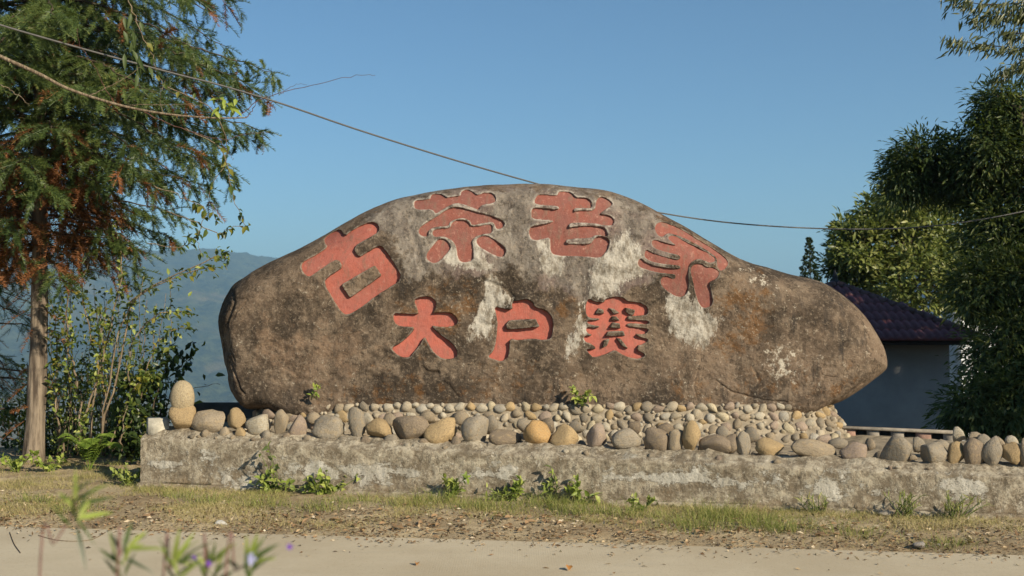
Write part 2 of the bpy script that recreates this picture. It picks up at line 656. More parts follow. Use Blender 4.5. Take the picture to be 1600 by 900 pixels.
def mat_ground():
    t = NT("ground_soil")
    n = t.noise(1.2, 6, .7)
    c = t.mix(n, (0.14, 0.1, 0.06), (0.3, 0.23, 0.14))
    return t.done(t.bsdf(c, .95, t.bump(n, .4, .05), .1))


def mat_hills():
    t = NT("forested_slopes")
    n1 = t.noise(.0018, 6, .6)
    n2 = t.noise(.02, 6, .7)
    n3 = t.noise(.075, 4, .7)
    c = t.mix(t.sstep(t.math('ADD', t.math('MULTIPLY', n2, .55), t.math('MULTIPLY', n3, .45)), .4, .6), (0.008, 0.018, 0.012), (0.085, 0.095, 0.035))
    c = t.mix(t.math('MULTIPLY', t.sstep(n1, .52, .62), t.sstep(t.noise(.006, 4), .45, .6)), c, (0.17, 0.135, 0.07))
    sep = t.n("SeparateXYZ")
    t.put(sep.inputs[0], t.co())
    low = t.math('ADD', t.sstep(sep.outputs[2], -120, -185), t.math('MULTIPLY', t.math('SUBTRACT', n1, .5), 2))
    c = t.mix(t.math('MULTIPLY', t.sstep(low, .55, .9), .7), c, (0.2, 0.16, 0.085))
    return t.done(t.bsdf(c, .95, t.bump(n2, 1.0, 25), .05))


def mat_plain(name, col, rough=.8, var=.25, sc=6, spec=.3, bump=.2):
    t = NT(name)
    n = t.noise(sc, 5, .65)
    n2 = t.noise(sc * 8, 4, .7)
    c = t.mix(t.sstep(n, .3, .7), tuple(x * (1 - var) for x in col), tuple(min(1, x * (1 + var * .5)) for x in col))
    c = t.mix(t.math('MULTIPLY', t.sstep(n2, .45, .3), var), c, tuple(x * .5 for x in col))
    return t.done(t.bsdf(c, rough, t.bump(n2, bump, .01), spec))


M = {}
M['rock'] = mat_boulder()
M['paint_bright'] = mat_paint("salmon_paint", (0.43, 0.125, 0.09), .15)
M['paint_mid'] = mat_paint("salmon_paint_worn", (0.38, 0.115, 0.083), .35)
M['paint_dull'] = mat_paint("salmon_paint_faded", (0.25, 0.088, 0.065), .6)
M['stone'] = mat_stone("river_stone")
M['wall'] = mat_wall()
M['mortar'] = mat_mortar()
M['bed'] = mat_mortar("stone_bed", (0.2, 0.165, 0.12), (0.36, 0.3, 0.215))
M['road'] = mat_road()
M['verge'] = mat_verge()
M['ground'] = mat_ground()
M['hills'] = mat_hills()
M['concrete_white'] = mat_plain("whitewashed_concrete", (0.5, 0.46, 0.37), .85, .35, 9)
M['parapet'] = mat_plain("parapet_concrete", (0.27, 0.235, 0.19), .9, .4, 9)
M['brick'] = mat_plain("parapet_brick", (0.33, 0.2, 0.15), .9, .35, 12)
M['shade_wall'] = mat_plain("shade_painted_block", (0.1, 0.095, 0.09), .9, .3, 6)  # block colour darkened to stand for shade
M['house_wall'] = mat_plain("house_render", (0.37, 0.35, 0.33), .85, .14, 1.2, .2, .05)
M['tile'] = mat_plain("roof_tile", (0.16, 0.055, 0.06), .5, .3, 3, .4)
M['ridge'] = mat_plain("ridge_tile", (0.13, 0.07, 0.065), .7, .3, 5)
M['eave'] = mat_plain("eave_board", (0.03, 0.028, 0.03), .7, .2, 5)
M['metal_wall'] = mat_plain("pale_cladding", (0.66, 0.68, 0.7), .6, .08, 1.5)
M['cable'] = mat_plain("cable_sheath", (0.1, 0.095, 0.09), .5, .2, 30)
M['bark_fir'] = bark_mat("fir_bark", (0.085, 0.064, 0.048), (0.29, 0.232, 0.172))
M['bark_dark'] = bark_mat("dark_bark", (0.05, 0.038, 0.028), (0.12, 0.09, 0.065))
M['twig'] = bark_mat("pale_twig", (0.16, 0.115, 0.075), (0.32, 0.25, 0.17), 14)
M['red_twig'] = bark_mat("reddish_twig", (0.1, 0.05, 0.04), (0.2, 0.1, 0.075), 14)
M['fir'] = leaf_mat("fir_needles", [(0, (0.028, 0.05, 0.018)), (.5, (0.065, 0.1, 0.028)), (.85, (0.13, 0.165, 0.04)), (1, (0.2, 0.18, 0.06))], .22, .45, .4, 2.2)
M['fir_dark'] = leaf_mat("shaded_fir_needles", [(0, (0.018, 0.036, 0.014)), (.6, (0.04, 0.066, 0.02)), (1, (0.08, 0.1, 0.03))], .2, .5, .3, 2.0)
M['fir_dead'] = leaf_mat("dead_fir_needles", [(0, (0.1, 0.038, 0.016)), (.5, (0.2, 0.075, 0.03)), (1, (0.3, 0.14, 0.06))], .2, .7, .15)
M['leaf_vine'] = leaf_mat("vine_leaf", [(0, (0.035, 0.06, 0.016)), (.6, (0.085, 0.125, 0.025)), (1, (0.2, 0.21, 0.04))], .4, .45)
M['leaf_yellow'] = leaf_mat("yellowing_leaf", [(0, (0.08, 0.1, 0.02)), (.5, (0.19, 0.19, 0.03)), (1, (0.36, 0.28, 0.04))], .45, .5)
M['leaf_bright'] = leaf_mat("fresh_leaf", [(0, (0.14, 0.2, 0.03)), (.5, (0.28, 0.36, 0.06)), (1, (0.42, 0.46, 0.11))], .4, .45)
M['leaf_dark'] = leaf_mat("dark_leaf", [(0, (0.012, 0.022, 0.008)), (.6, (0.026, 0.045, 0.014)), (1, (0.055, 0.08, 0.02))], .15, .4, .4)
M['leaf_tree'] = leaf_mat("broad_leaf", [(0, (0.055, 0.075, 0.02)), (.45, (0.145, 0.175, 0.042)), (.8, (0.28, 0.29, 0.085)), (1, (0.38, 0.36, 0.14))], .28, .4, .45, 1.2)
M['leaf_bamboo'] = leaf_mat("bamboo_leaf", [(0, (0.022, 0.04, 0.012)), (.55, (0.058, 0.085, 0.022)), (.85, (0.13, 0.15, 0.04)), (1, (0.19, 0.19, 0.06))], .25, .45, .35, 1.0)
M['leaf_willow'] = leaf_mat("narrow_leaf", [(0, (0.03, 0.042, 0.014)), (.55, (0.075, 0.09, 0.03)), (1, (0.15, 0.155, 0.06))], .25, .4, .45)
M['grass'] = leaf_mat("verge_grass", [(0, (0.2, 0.21, 0.06)), (.3, (0.33, 0.3, 0.11)), (.6, (0.46, 0.38, 0.18)), (1, (0.56, 0.45, 0.26))], .3, .6, .2, 1.4)
M['grass_green'] = leaf_mat("green_grass", [(0, (0.13, 0.17, 0.04)), (.5, (0.24, 0.27, 0.07)), (1, (0.44, 0.39, 0.15))], .35, .55, .25)
M['weed'] = leaf_mat("weed_leaf", [(0, (0.14, 0.19, 0.035)), (.5, (0.29, 0.35, 0.075)), (1, (0.44, 0.46, 0.14))], .4, .5, .3)
M['weed_dark'] = leaf_mat("dull_weed_leaf", [(0, (0.03, 0.045, 0.016)), (.6, (0.07, 0.1, 0.03)), (1, (0.15, 0.18, 0.05))], .3, .5, .3)
M['fern'] = leaf_mat("fern_leaf", [(0, (0.13, 0.21, 0.035)), (1, (0.3, 0.4, 0.075))], .4, .5, .25)
M['dry_leaf'] = leaf_mat("dry_leaf", [(0, (0.055, 0.034, 0.022)), (.35, (0.17, 0.1, 0.055)), (.6, (0.33, 0.21, 0.115)), (.85, (0.5, 0.38, 0.23)), (1, (0.62, 0.53, 0.4))], .15, .7, .15)
M['orange_leaf'] = leaf_mat("orange_dry_leaf", [(0, (0.42, 0.18, 0.05)), (1, (0.5, 0.22, 0.06))], .2, .6)
M['stalk'] = mat_plain("reddish_stalk", (0.2, 0.1, 0.085), .6, .3, 30)
M['green_stem'] = mat_plain("green_stem", (0.13, 0.16, 0.05), .6, .3, 30)
M['petal'] = mat_plain("violet_petal", (0.16, 0.06, 0.36), .6, .2, 40)
M['petal_pale'] = mat_plain("pale_violet_petal", (0.42, 0.42, 0.68), .6, .2, 40)

# ------------------------------------------------------------------ terrain: ground, hills, road, verge
RIDGE_X = [-3000, -700, 0, 240, 300, 350, 410, 600, 900, 1250, 1600, 2400, 5000]
RIDGE_Y = [420, 410, 402, 400, 395, 401, 408, 432, 455, 452, 445, 470, 470]


def terrain(x, y):
    r = np.hypot(x, y)
    back = np.maximum(y - 12.6, 0)
    z = -.03 - .34 * np.minimum(back, 9) * sst(0, 1.6, back)
    z = z - .42 * np.clip(back - 14, 0, 420)
    fr = sst(-.2, .35, y / (r + 1e-6))
    far = sst(150, 1700, r) * fr
    z = z * (1 - far) + far * (-190)
    px = 800 + F * x / np.maximum(y, 1)
    el = (507 - np.interp(px, RIDGE_X, RIDGE_Y)) / F
    ridge = CAM_H + 5200 * el
    up = sst(2300, 5200, r) * fr
    z = z + up * (ridge + 190)
    dn = sst(5300, 9000, r) * fr
    z = z - dn * 200
    nz = fbm(x / 900, y / 900, x * 0, 5)
    amp = 70 * sst(1800, 3300, r) * (1 - .75 * sst(4300, 5200, r)) * fr
    spur = 1 - np.abs(fbm(x / 620 + 3, y / 900, x * 0 + 6, 4)) * 2
    z = z + nz * amp + (spur - .6) * amp * .9 + fbm(x / 130, y / 130, x * 0 + 4, 3) * 22 * sst(900, 3000, r) * fr
    z = z + fbm(x / 38, y / 60, x * 0 + 8, 2) * 12 * sst(900, 2500, r) * fr
    return z


def polar(r0, r1, nr, az0, az1, na):
    rr = np.geomspace(r0, r1, nr)
    aa = np.linspace(az0, az1, na)
    r, a = np.meshgrid(rr, aa, indexing='ij')
    x, y = r * np.sin(a), r * np.cos(a)
    V = np.stack([x, y, terrain(x, y)], -1).reshape(-1, 3)
    i = np.arange(nr - 1)[:, None] * na
    j = np.arange(na - 1)[None, :]
    Q = np.stack([i + j, i + na + j, i + na + j + 1, i + j + 1], -1).reshape(-1, 4)
    return V, Q


V, Q = polar(.3, 42, 110, -math.pi, math.pi, 200)
link("ground", mesh_np("ground", V, Q, M['ground'], True), kind="structure")
g = Geo()
for (a0, a1, na_, nr_) in ((-R(33), R(33), 620, 330), (R(33), 2 * math.pi - R(33), 200, 120)):
    V, Q = polar(40, 9000, nr_, a0, a1, na_)
    V[:, 2] -= .02
    g.add(V, None, Q)
link("hills", g.mesh("hills", M['hills'], True), kind="structure")


def road_edge(x):
    return 7.26 - .148 * x


xs = np.linspace(-60, 60, 241)
g = Geo()
V = []
for x in xs:
    e = road_edge(x) + .1
    V += [(x, e - 5.6, 0), (x, e - 2, 0), (x, e, 0)]
i = np.arange(240)[:, None] * 3
g.add(V, None, np.concatenate([i + np.array([[0, 3, 4, 1]]), i + np.array([[1, 4, 5, 2]])]))
# outer lip so the slab has thickness
link("road", g.mesh("road", M['road']), kind="structure")


def verge_z(x, y):
    s = y - road_edge(x)
    z = -.022 + .05 * sst(-.15, .9, s) + .018 * fbm(x * 1.3, y * 1.6, x * 0, 4) + .014 * fbm(x * 6, y * 8, x * 0 + 3, 3)
    z = z + .05 * sst(2.2, 5, x) * sst(.2, 1.4, s)
    z = z - np.maximum(y - 12.4, 0) * .33 * sst(12.4, 14, y)
    return z


nx, ny = 640, 230
gx, gy = np.meshgrid(np.linspace(-9, 9, nx), np.linspace(0, 1, ny), indexing='ij')
gyy = road_edge(gx) - .3 + gy * (13.6 - road_edge(gx) + .3)
V = np.stack([gx, gyy, verge_z(gx, gyy)], -1).reshape(-1, 3)
i = np.arange(nx - 1)[:, None] * ny
j = np.arange(ny - 1)[None, :]
Q = np.stack([i + j, i + ny + j, i + ny + j + 1, i + j + 1], -1).reshape(-1, 4)
link("verge", mesh_np("verge", V, Q, M['verge'], True), kind="structure")

# ------------------------------------------------------------------ boulder with carved characters
Y0, TF, TB = 10.62, .56, .95
TOP = [(342, 503), (343, 492), (347, 478), (353, 463), (365, 442), (385, 428), (412, 411), (440, 398), (470, 384), (500, 368), (530, 350),
       (560, 333), (590, 318), (620, 308), (660, 299), (700, 292), (740, 288), (780, 285.5), (820, 284), (860, 286), (900, 290), (945, 295), (980, 305),
       (1010, 318), (1040, 334), (1080, 356), (1120, 380), (1160, 402), (1200, 416), (1240, 428), (1280, 437), (1310, 452), (1335, 472),
       (1356, 494), (1369, 513), (1379, 531), (1386, 547), (1389, 563)]
SEAT = 22
BOT = [(342, 503), (344, 520), (347, 535), (350, 555), (353, 575), (363, 600), (375, 622), (390, 639), (420, 640), (470, 639), (550, 637), (650, 636), (750, 635),
       (850, 635), (950, 634), (1050, 634), (1150, 636), (1240, 638), (1290, 636), (1310, 629), (1337, 614), (1364, 596), (1382, 583), (1388, 574), (1389, 563)]
D_OUT = 10.42
def spread_left(a):
    return a - 10 * min(1, max(0, (410 - a) / 60))


tp = Pn([(spread_left(a), b) for a, b in TOP], D_OUT)
bt = Pn([(spread_left(a), b + SEAT * (1 if 440 <= a <= 1275 else 0)) for a, b in BOT], D_OUT)
XL, XR = tp[0, 0], tp[-1, 0]
NXR, NZR = 1180, 410
u = np.linspace(0, 1, NXR)
uu = .72 * u + .28 * (.5 - .5 * np.cos(math.pi * u))
cx = XL + (XR - XL) * uu


def smooth_interp(x, pts):
    s = spline(pts[:, [0, 2]], len(pts) * 8)
    o = np.argsort(s[:, 0])
    return np.interp(x, s[o, 0], s[o, 1])


zt = smooth_interp(cx, tp)
zb = smooth_interp(cx, bt)
edge = np.clip(np.minimum(cx - XL, XR - cx) / .1, 0, 1)
rough_l = 1 + 2.2 * sst(-2.2, -2.65, cx)
zt = zt + fbm(cx * 5, cx * 0, cx * 0 + 1, 4) * .011 * edge
zb = zb + fbm(cx * 6, cx * 0 + 8, cx * 0, 4) * .014 * edge * rough_l
zt = np.maximum(zt, zb + .001)


def outline_poly(step):
    k = np.unique(np.concatenate([np.arange(0, 24, 2), np.arange(24, NXR - 24, step), np.arange(NXR - 24, NXR, 2), [NXR - 1]]))
    return np.concatenate([np.stack([cx[k], zt[k]], 1), np.stack([cx[k][::-1], zb[k][::-1]], 1)])


OUTL = outline_poly(12)


def bulge(x, z, s, fine=1.0):
    """depth of the front surface in front of the middle plane"""
    Rr = .34 + .12 * sst(1.4, 3.0, x) + .16 * sst(1.5, 2.3, z) - .1 * sst(-2.2, -2.7, x)
    low = sst(1.15, .72, z)
    Rr = Rr * (1 - .55 * low)
    lfe = sst(-2.3, -2.6, x) * sst(.7, .95, z)
    s = np.maximum(0, s + lfe * .05 * fbm(x * 4, z * 5, x * 0 + 11, 4) * sst(0, .05, s))
    t = np.clip(s / Rr, 0, 1)
    pe = 2.3 - 1.1 * lfe
    gq = (1 - (1 - t) ** pe) ** (1 / pe)
    f = TF * gq
    f = f + .05 * fbm(x * .55, z * .8, x * 0, 3) * t
    f = f + ((.03 if fine else .022) * fbm(x * 2.2, z * 2.6, x * 0 + 2, 2 + 2 * int(fine)) + fine * .016 * fbm(x * 9, z * 11, x * 0 + 5, 4)) * sst(0, .4, t)
    # upper band dressed a little deeper
    f = f - .1 * sst(1.9, 2.5, z) * t
    # broken left end
    lf = sst(-2.35, -2.72, x)
    f = f - lf * (.05 * np.abs(fbm(x * 7, z * 5, x * 0 + 7, 4)) + .035 * sst(.0, .12, fbm(x * 3, z * 3, x * 0 + 3, 2)))
    # right end flattened
    return f


# characters traced as polygons: (origin, scale, [(outer, holes...)])
CH = {}
CH['gu'] = ((460, 335), 5.456, [
    [(385, 120), (428, 185), (480, 140), (560, 95), (640, 63), (692, 68), (726, 110), (712, 152), (640, 195), (498, 275), (540, 370), (620, 322), (700, 270), (748, 272), (782, 318), (852, 418), (922, 550), (800, 630), (700, 690), (600, 770), (500, 835), (440, 860), (400, 835), (330, 730), (245, 580), (290, 525), (350, 490), (412, 448), (370, 375), (280, 425), (150, 520), (110, 532), (70, 495), (52, 430), (90, 390), (200, 335), (285, 275), (255, 245), (250, 200), (320, 150)],
    [(422, 595), (560, 515), (670, 452), (718, 525), (600, 610), (485, 692)]])
CH['cha'] = ((640, 290), 6.925, [
    [(40, 200), (55, 160), (120, 152), (220, 148), (225, 110), (265, 85), (340, 90), (397, 122), (405, 128), (470, 116), (553, 110), (555, 58), (620, 42), (680, 58), (722, 98), (760, 95), (800, 73), (880, 73), (934, 110), (934, 188), (762, 208), (758, 272), (650, 225), (540, 188), (470, 193), (360, 253), (280, 312), (250, 257), (150, 260), (60, 257)],
    [(95, 480), (130, 430), (280, 340), (400, 260), (470, 230), (540, 230), (640, 260), (760, 293), (880, 325), (985, 365), (1028, 400), (1028, 432), (990, 468), (935, 470), (915, 405), (880, 392), (770, 412), (668, 430), (655, 382), (600, 352), (540, 352), (470, 372), (432, 402), (425, 440), (330, 440), (240, 457), (205, 490), (200, 550), (140, 550), (100, 522)],
    [(243, 520), (253, 480), (330, 460), (440, 460), (450, 405), (500, 373), (560, 366), (615, 376), (652, 412), (660, 440), (740, 437), (830, 422), (897, 416), (897, 522), (800, 522), (720, 548), (672, 590), (684, 660), (695, 750), (685, 805), (620, 832), (560, 830), (520, 790), (510, 690), (480, 612), (430, 572), (350, 548), (270, 558)],
    [(168, 760), (230, 670), (310, 578), (352, 570), (412, 598), (448, 660), (432, 702), (350, 792), (290, 842), (218, 832)],
    [(718, 590), (750, 558), (822, 532), (890, 565), (990, 632), (1045, 688), (1035, 742), (1002, 780), (920, 757), (800, 692), (730, 642)]])
CH['lao'] = ((820, 290), 7.5, [
    [(393, 66), (480, 63), (555, 82), (600, 140), (660, 135), (742, 148), (786, 190), (788, 240), (768, 268), (680, 262), (572, 264), (572, 310), (620, 290), (720, 290), (790, 292), (830, 262), (833, 190), (868, 128), (932, 133), (1004, 176), (1038, 222), (960, 272), (870, 334), (960, 340), (1024, 365), (1050, 410), (1037, 460), (980, 470), (900, 457), (800, 440), (640, 432), (518, 440), (518, 494), (560, 480), (760, 470), (882, 476), (945, 498), (972, 555), (964, 598), (880, 578), (825, 582), (785, 612), (620, 618), (482, 632), (482, 682), (570, 682), (770, 687), (800, 642), (840, 597), (900, 590), (962, 610), (1000, 660), (982, 732), (922, 822), (860, 850), (700, 827), (350, 824), (300, 770), (298, 690), (293, 602), (200, 632), (90, 642), (48, 580), (48, 520), (80, 473), (200, 458), (320, 425), (340, 410), (200, 397), (85, 387), (73, 320), (90, 258), (200, 260), (402, 285), (397, 234), (250, 232), (115, 217), (113, 170), (150, 98), (250, 103), (385, 120)]])
CH['jia'] = ((990, 335), 5.806, [
    [(190, 130), (205, 85), (250, 63), (350, 93), (470, 153), (600, 238), (720, 308), (832, 388), (862, 430), (852, 472), (800, 518), (768, 492), (755, 460), (760, 412), (740, 377), (640, 307), (520, 242), (430, 202), (340, 172), (300, 172), (270, 208), (220, 192)],
    [(310, 215), (325, 193), (380, 193), (470, 248), (600, 308), (700, 363), (742, 400), (737, 432), (690, 442), (650, 422), (600, 402), (560, 412), (520, 437), (500, 482), (497, 560), (502, 660), (482, 722), (440, 752), (380, 742), (300, 692), (250, 642), (243, 600), (265, 563), (310, 558), (365, 592), (385, 565), (375, 540), (300, 537), (200, 522), (80, 492), (38, 460), (38, 425), (65, 393), (110, 440), (200, 470), (300, 486), (425, 496), (428, 462), (300, 453), (200, 438), (130, 413), (93, 375), (115, 310), (160, 345), (250, 375), (350, 402), (415, 414), (430, 372), (330, 350), (220, 320), (168, 285), (166, 240), (195, 226), (280, 255), (400, 285), (350, 255)],
    [(520, 480), (560, 445), (620, 448), (670, 483), (720, 478), (772, 508), (783, 550), (742, 592), (680, 617), (704, 700), (720, 790), (705, 832), (650, 852), (610, 837), (570, 750), (540, 600), (520, 530)]])
CH['da'] = ((600, 455), 7.5, [
    [(343, 100), (420, 66), (490, 60), (552, 72), (602, 108), (612, 165), (592, 225), (562, 262), (600, 250), (740, 246), (812, 268), (868, 345), (852, 388), (780, 422), (640, 417), (547, 402), (642, 500), (762, 583), (838, 652), (865, 740), (832, 787), (730, 802), (640, 772), (560, 692), (510, 602), (474, 525), (420, 632), (340, 722), (300, 777), (210, 777), (140, 737), (73, 665), (180, 615), (280, 530), (370, 422), (260, 417), (170, 412), (113, 362), (103, 255), (200, 262), (405, 272), (390, 210)]])
CH['hu'] = ((730, 455), 7.5, [
    [(313, 178), (400, 198), (532, 222), (518, 124), (620, 103), (700, 92), (764, 126), (794, 190), (884, 210), (966, 256), (1005, 340), (1005, 450), (988, 538), (960, 565), (880, 575), (790, 558), (700, 562), (600, 577), (497, 557), (494, 650), (484, 762), (442, 802), (400, 827), (310, 802), (233, 768), (300, 710), (330, 620), (345, 500), (355, 380), (340, 280)],
    [(505, 350), (640, 340), (780, 335), (815, 410), (640, 430), (490, 438), (476, 395)]])
CH['sai'] = ((880, 455), 7.5, [
    [(298, 82), (350, 118), (420, 133), (480, 130), (492, 93), (560, 72), (640, 65), (714, 82), (755, 122), (850, 127), (945, 152), (998, 205), (988, 277), (900, 290), (755, 288), (750, 334), (880, 342), (1007, 347), (1002, 388), (900, 383), (746, 376), (746, 412), (880, 427), (1002, 442), (992, 477), (950, 510), (838, 498), (900, 542), (1002, 562), (977, 602), (900, 637), (880, 630), (858, 690), (967, 740), (930, 782), (860, 797), (760, 772), (680, 737), (610, 687), (540, 722), (450, 757), (360, 782), (310, 742), (263, 678), (330, 684), (392, 670), (330, 620), (250, 590), (238, 518), (352, 520), (280, 490), (263, 440), (285, 422), (380, 432), (442, 410), (340, 400), (278, 370), (285, 342), (360, 342), (452, 324), (300, 315), (268, 270), (260, 190), (270, 140)],
    [(385, 258), (415, 208), (465, 222), (470, 258)], [(546, 203), (600, 212), (647, 250), (590, 260)],
    [(738, 203), (832, 223), (817, 272), (770, 267), (740, 240)], [(568, 337), (580, 298), (622, 303), (652, 337)],
    [(558, 422), (583, 373), (652, 383), (662, 427)], [(518, 522), (543, 476), (690, 473), (707, 517)],
    [(463, 657), (483, 578), (537, 568), (512, 632)], [(636, 558), (680, 568), (747, 657), (690, 637)]])


def front_y(x, z, fine=1.0):
    s = np.where(inside(x, z, OUTL), dist_poly(x, z, OUTL), 0)
    return Y0 - bulge(x, z, s, fine)


def to_surface(pts):
    """pixel outline -> x, z on the boulder's face"""
    pts = np.asarray(pts, float)
    d = np.full(len(pts), 10.08)
    for _ in range(3):
        xz = np.array([(P(a, b, dd).x, P(a, b, dd).z) for (a, b), dd in zip(pts, d)])
        d = front_y(xz[:, 0], xz[:, 1])
    return xz


SURF = {}
for k, (o, sc, polys) in CH.items():
    SURF[k] = []
    for n_p, p in enumerate(polys):
        q = np.array([(o[0] + a / sc, o[1] + b / sc) for a, b in p])
        if n_p and k in ('gu', 'hu', 'sai'):           # islands of bare rock inside a character keep their sharp corners
            q = q.mean(0) + (q - q.mean(0)) * (1.16 if k != 'sai' else 1.22)
            q = np.stack([q * .93 + np.roll(q, -1, 0) * .07, q * .07 + np.roll(q, -1, 0) * .93], 1).reshape(-1, 2)
        else:
            q = chaikin(q, 1 if k in ('gu', 'da', 'hu', 'sai') else 2)
        SURF[k].append(to_surface(q))
DEPTH = {'gu': .036, 'cha': .027, 'lao': .029, 'jia': .019, 'da': .042, 'hu': .046, 'sai': .036}

vv = np.linspace(0, 1, NZR)
ww = .8 * vv + .2 * (.5 - .5 * np.cos(math.pi * vv))
GX = np.repeat(cx[:, None], NZR, 1)
GZ = zb[:, None] + (zt - zb)[:, None] * ww[None, :]
S = dist_poly(GX.ravel(), GZ.ravel(), OUTL).reshape(GX.shape)
S[:, 0] = S[:, -1] = 0
S[0, :] = S[-1, :] = 0
FY = bulge(GX, GZ, S)
carve = np.zeros_like(FY)
cmask = np.zeros_like(FY)
rim = np.zeros_like(FY)
for k, polys in SURF.items():
    allp = np.concatenate(polys)
    lo, hi = allp.min(0) - .06, allp.max(0) + .06
    sel = (GX > lo[0]) & (GX < hi[0]) & (GZ > lo[1]) & (GZ < hi[1])
    sd = sdf(GX[sel], GZ[sel], polys)
    wob = .002 * fbm(GX[sel] * 40, GZ[sel] * 40, sd * 0, 2)
    m = sst(-.002, .005, sd + wob)
    flat = FY[sel] - bulge(GX[sel], GZ[sel], S[sel], 0)
    carve[sel] = np.where(m > 0, m * (DEPTH[k] + flat), carve[sel])
    cmask[sel] = np.maximum(cmask[sel], m)
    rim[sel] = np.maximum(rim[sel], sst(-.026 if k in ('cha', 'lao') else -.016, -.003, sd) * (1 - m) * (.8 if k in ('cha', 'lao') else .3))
# cracks and chips, drawn as lines on the face
CRACKS = [([(660, 572), (668, 580), (684, 582)], .02, .03), ([(694, 597), (705, 606), (716, 622)], .008, .02),
          ([(1178, 578), (1188, 596)], .008, .02), ([(1120, 595), (1145, 612), (1180, 622), (1230, 628)], .01, .014),
          ([(1285, 585), (1297, 588), (1306, 590)], .006, .012), ([(1310, 630), (1330, 612), (1350, 597)], .02, .03),
          ([(755, 438), (790, 452), (802, 470)], .012, .03), ([(1095, 560), (1085, 600), (1090, 625)], .005, .01),
          ([(362, 450), (366, 470), (360, 490), (352, 520)], .03, .03), ([(360, 560), (368, 590), (380, 615)], .016, .02),
          ([(354, 470), (372, 466), (385, 470), (372, 484), (360, 505)], .01, .018),
          ([(356, 545), (364, 556), (366, 575)], .008, .014), ([(560, 548), (625, 532)], .003, .006),
          ([(930, 618), (935, 634)], .006, .012), ([(795, 605), (825, 608)], .004, .01), ([(640, 355), (652, 385), (660, 420)], .012, .05)]
crk = np.zeros_like(FY)
for pts, dep, wid in CRACKS:
    pl = spline(to_surface(pts), 14)
    lo, hi = pl.min(0) - .1, pl.max(0) + .1
    sel = (GX > lo[0]) & (GX < hi[0]) & (GZ > lo[1]) & (GZ < hi[1])
    gxs, gzs = GX[sel] + .012 * fbm(GX[sel] * 18, GZ[sel] * 18, GX[sel] * 0, 3), GZ[sel] + .012 * fbm(GX[sel] * 18, GZ[sel] * 18, GX[sel] * 0 + 9, 3)
    d = np.full(gxs.shape, 1e9)
    for a in range(len(pl) - 1):
        v = pl[a + 1] - pl[a]
        t = np.clip(((gxs - pl[a, 0]) * v[0] + (gzs - pl[a, 1]) * v[1]) / (v @ v + 1e-12), 0, 1)
        d = np.minimum(d, np.hypot(gxs - pl[a, 0] - t * v[0], gzs - pl[a, 1] - t * v[1]))
    crk[sel] = np.maximum(crk[sel], dep * (1 - sst(0, wid, d)))
GY = Y0 - FY + carve + crk * sst(0, .12, S)


def soft(polys, w):
    """soft patch mask from pixel polygons on the face"""
    out = np.zeros_like(FY)
    for p in polys:
        q = to_surface(chaikin(p, 1))
        lo, hi = q.min(0) - w * 2, q.max(0) + w * 2
        sel = (GX > lo[0]) & (GX < hi[0]) & (GZ > lo[1]) & (GZ < hi[1])
        sd = sdf(GX[sel], GZ[sel], [q])
        out[sel] = np.maximum(out[sel], np.clip(.5 + sd / w * .5, 0, 1))
    return out


grey = soft([[(560, 345), (610, 315), (700, 296), (820, 290), (940, 300), (1010, 325), (1050, 350), (1060, 380), (1020, 440), (990, 450), (930, 470), (880, 445), (800, 425), (750, 430), (700, 430), (640, 425), (620, 385), (590, 360)]], .22)
smear = soft([[(758, 430), (785, 436), (800, 462), (796, 478), (775, 482), (774, 520), (752, 532), (730, 538), (733, 505), (742, 482), (755, 460)],
              [(690, 408), (712, 372), (725, 395), (740, 370), (758, 400), (770, 420), (730, 428)],
              [(838, 370), (862, 380), (890, 405), (880, 432), (850, 430)],
              [(925, 402), (955, 380), (985, 350), (1000, 400), (1015, 430), (975, 445), (955, 462), (930, 468), (915, 450)],
              [(908, 458), (918, 470), (914, 520), (910, 545), (888, 560), (886, 535), (904, 505)],
              [(1040, 455), (1062, 468), (1070, 452), (1100, 480), (1122, 488), (1127, 520), (1098, 548), (1048, 532), (1036, 490)]], .11)
lichen = soft([[(1190, 545), (1240, 540), (1252, 580), (1230, 604), (1200, 590)], [(1150, 400), (1195, 430), (1220, 450), (1190, 455), (1140, 425)],
               [(1100, 470), (1180, 480), (1210, 520), (1150, 540)], [(1200, 425), (1270, 450), (1265, 470), (1210, 450)], [(1290, 560), (1350, 555), (1340, 590), (1290, 605)],
               [(880, 560), (1000, 570), (990, 610), (880, 600)], [(620, 440), (720, 450), (720, 500), (600, 520)], [(1160, 600), (1220, 600), (1200, 620), (1160, 615)]], .5) * .5
lichen = np.maximum(lichen, soft([[(1192, 548), (1235, 545), (1248, 580), (1225, 600), (1205, 588)], [(1155, 408), (1195, 432), (1218, 448), (1180, 448)]], .2) * 1.15)
rust = soft([[(1115, 430), (1180, 430), (1230, 470), (1200, 560), (1120, 560), (1110, 500)], [(1150, 600), (1330, 590), (1310, 622), (1150, 628)], [(1040, 590), (1110, 590), (1110, 630), (1040, 628)],
             [(640, 440), (740, 430), (760, 520), (640, 560), (620, 500)], [(860, 430), (912, 425), (905, 500), (860, 520)], [(1040, 335), (1120, 375), (1110, 395), (1030, 350)],
             [(500, 590), (900, 590), (900, 632), (500, 632)]], .4)
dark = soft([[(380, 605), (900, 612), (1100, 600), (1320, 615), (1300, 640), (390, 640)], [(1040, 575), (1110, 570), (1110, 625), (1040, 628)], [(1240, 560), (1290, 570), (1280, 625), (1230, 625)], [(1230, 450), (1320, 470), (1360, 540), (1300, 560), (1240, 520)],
             [(760, 440), (860, 440), (900, 500), (720, 470)], [(560, 410), (640, 400), (700, 440), (640, 470), (470, 460), (400, 430), (430, 410), (480, 430)], [(342, 500), (350, 450), (385, 430), (370, 480), (372, 590), (380, 630)]], .35) * .85  # last patch paints the left end's shaded face dark

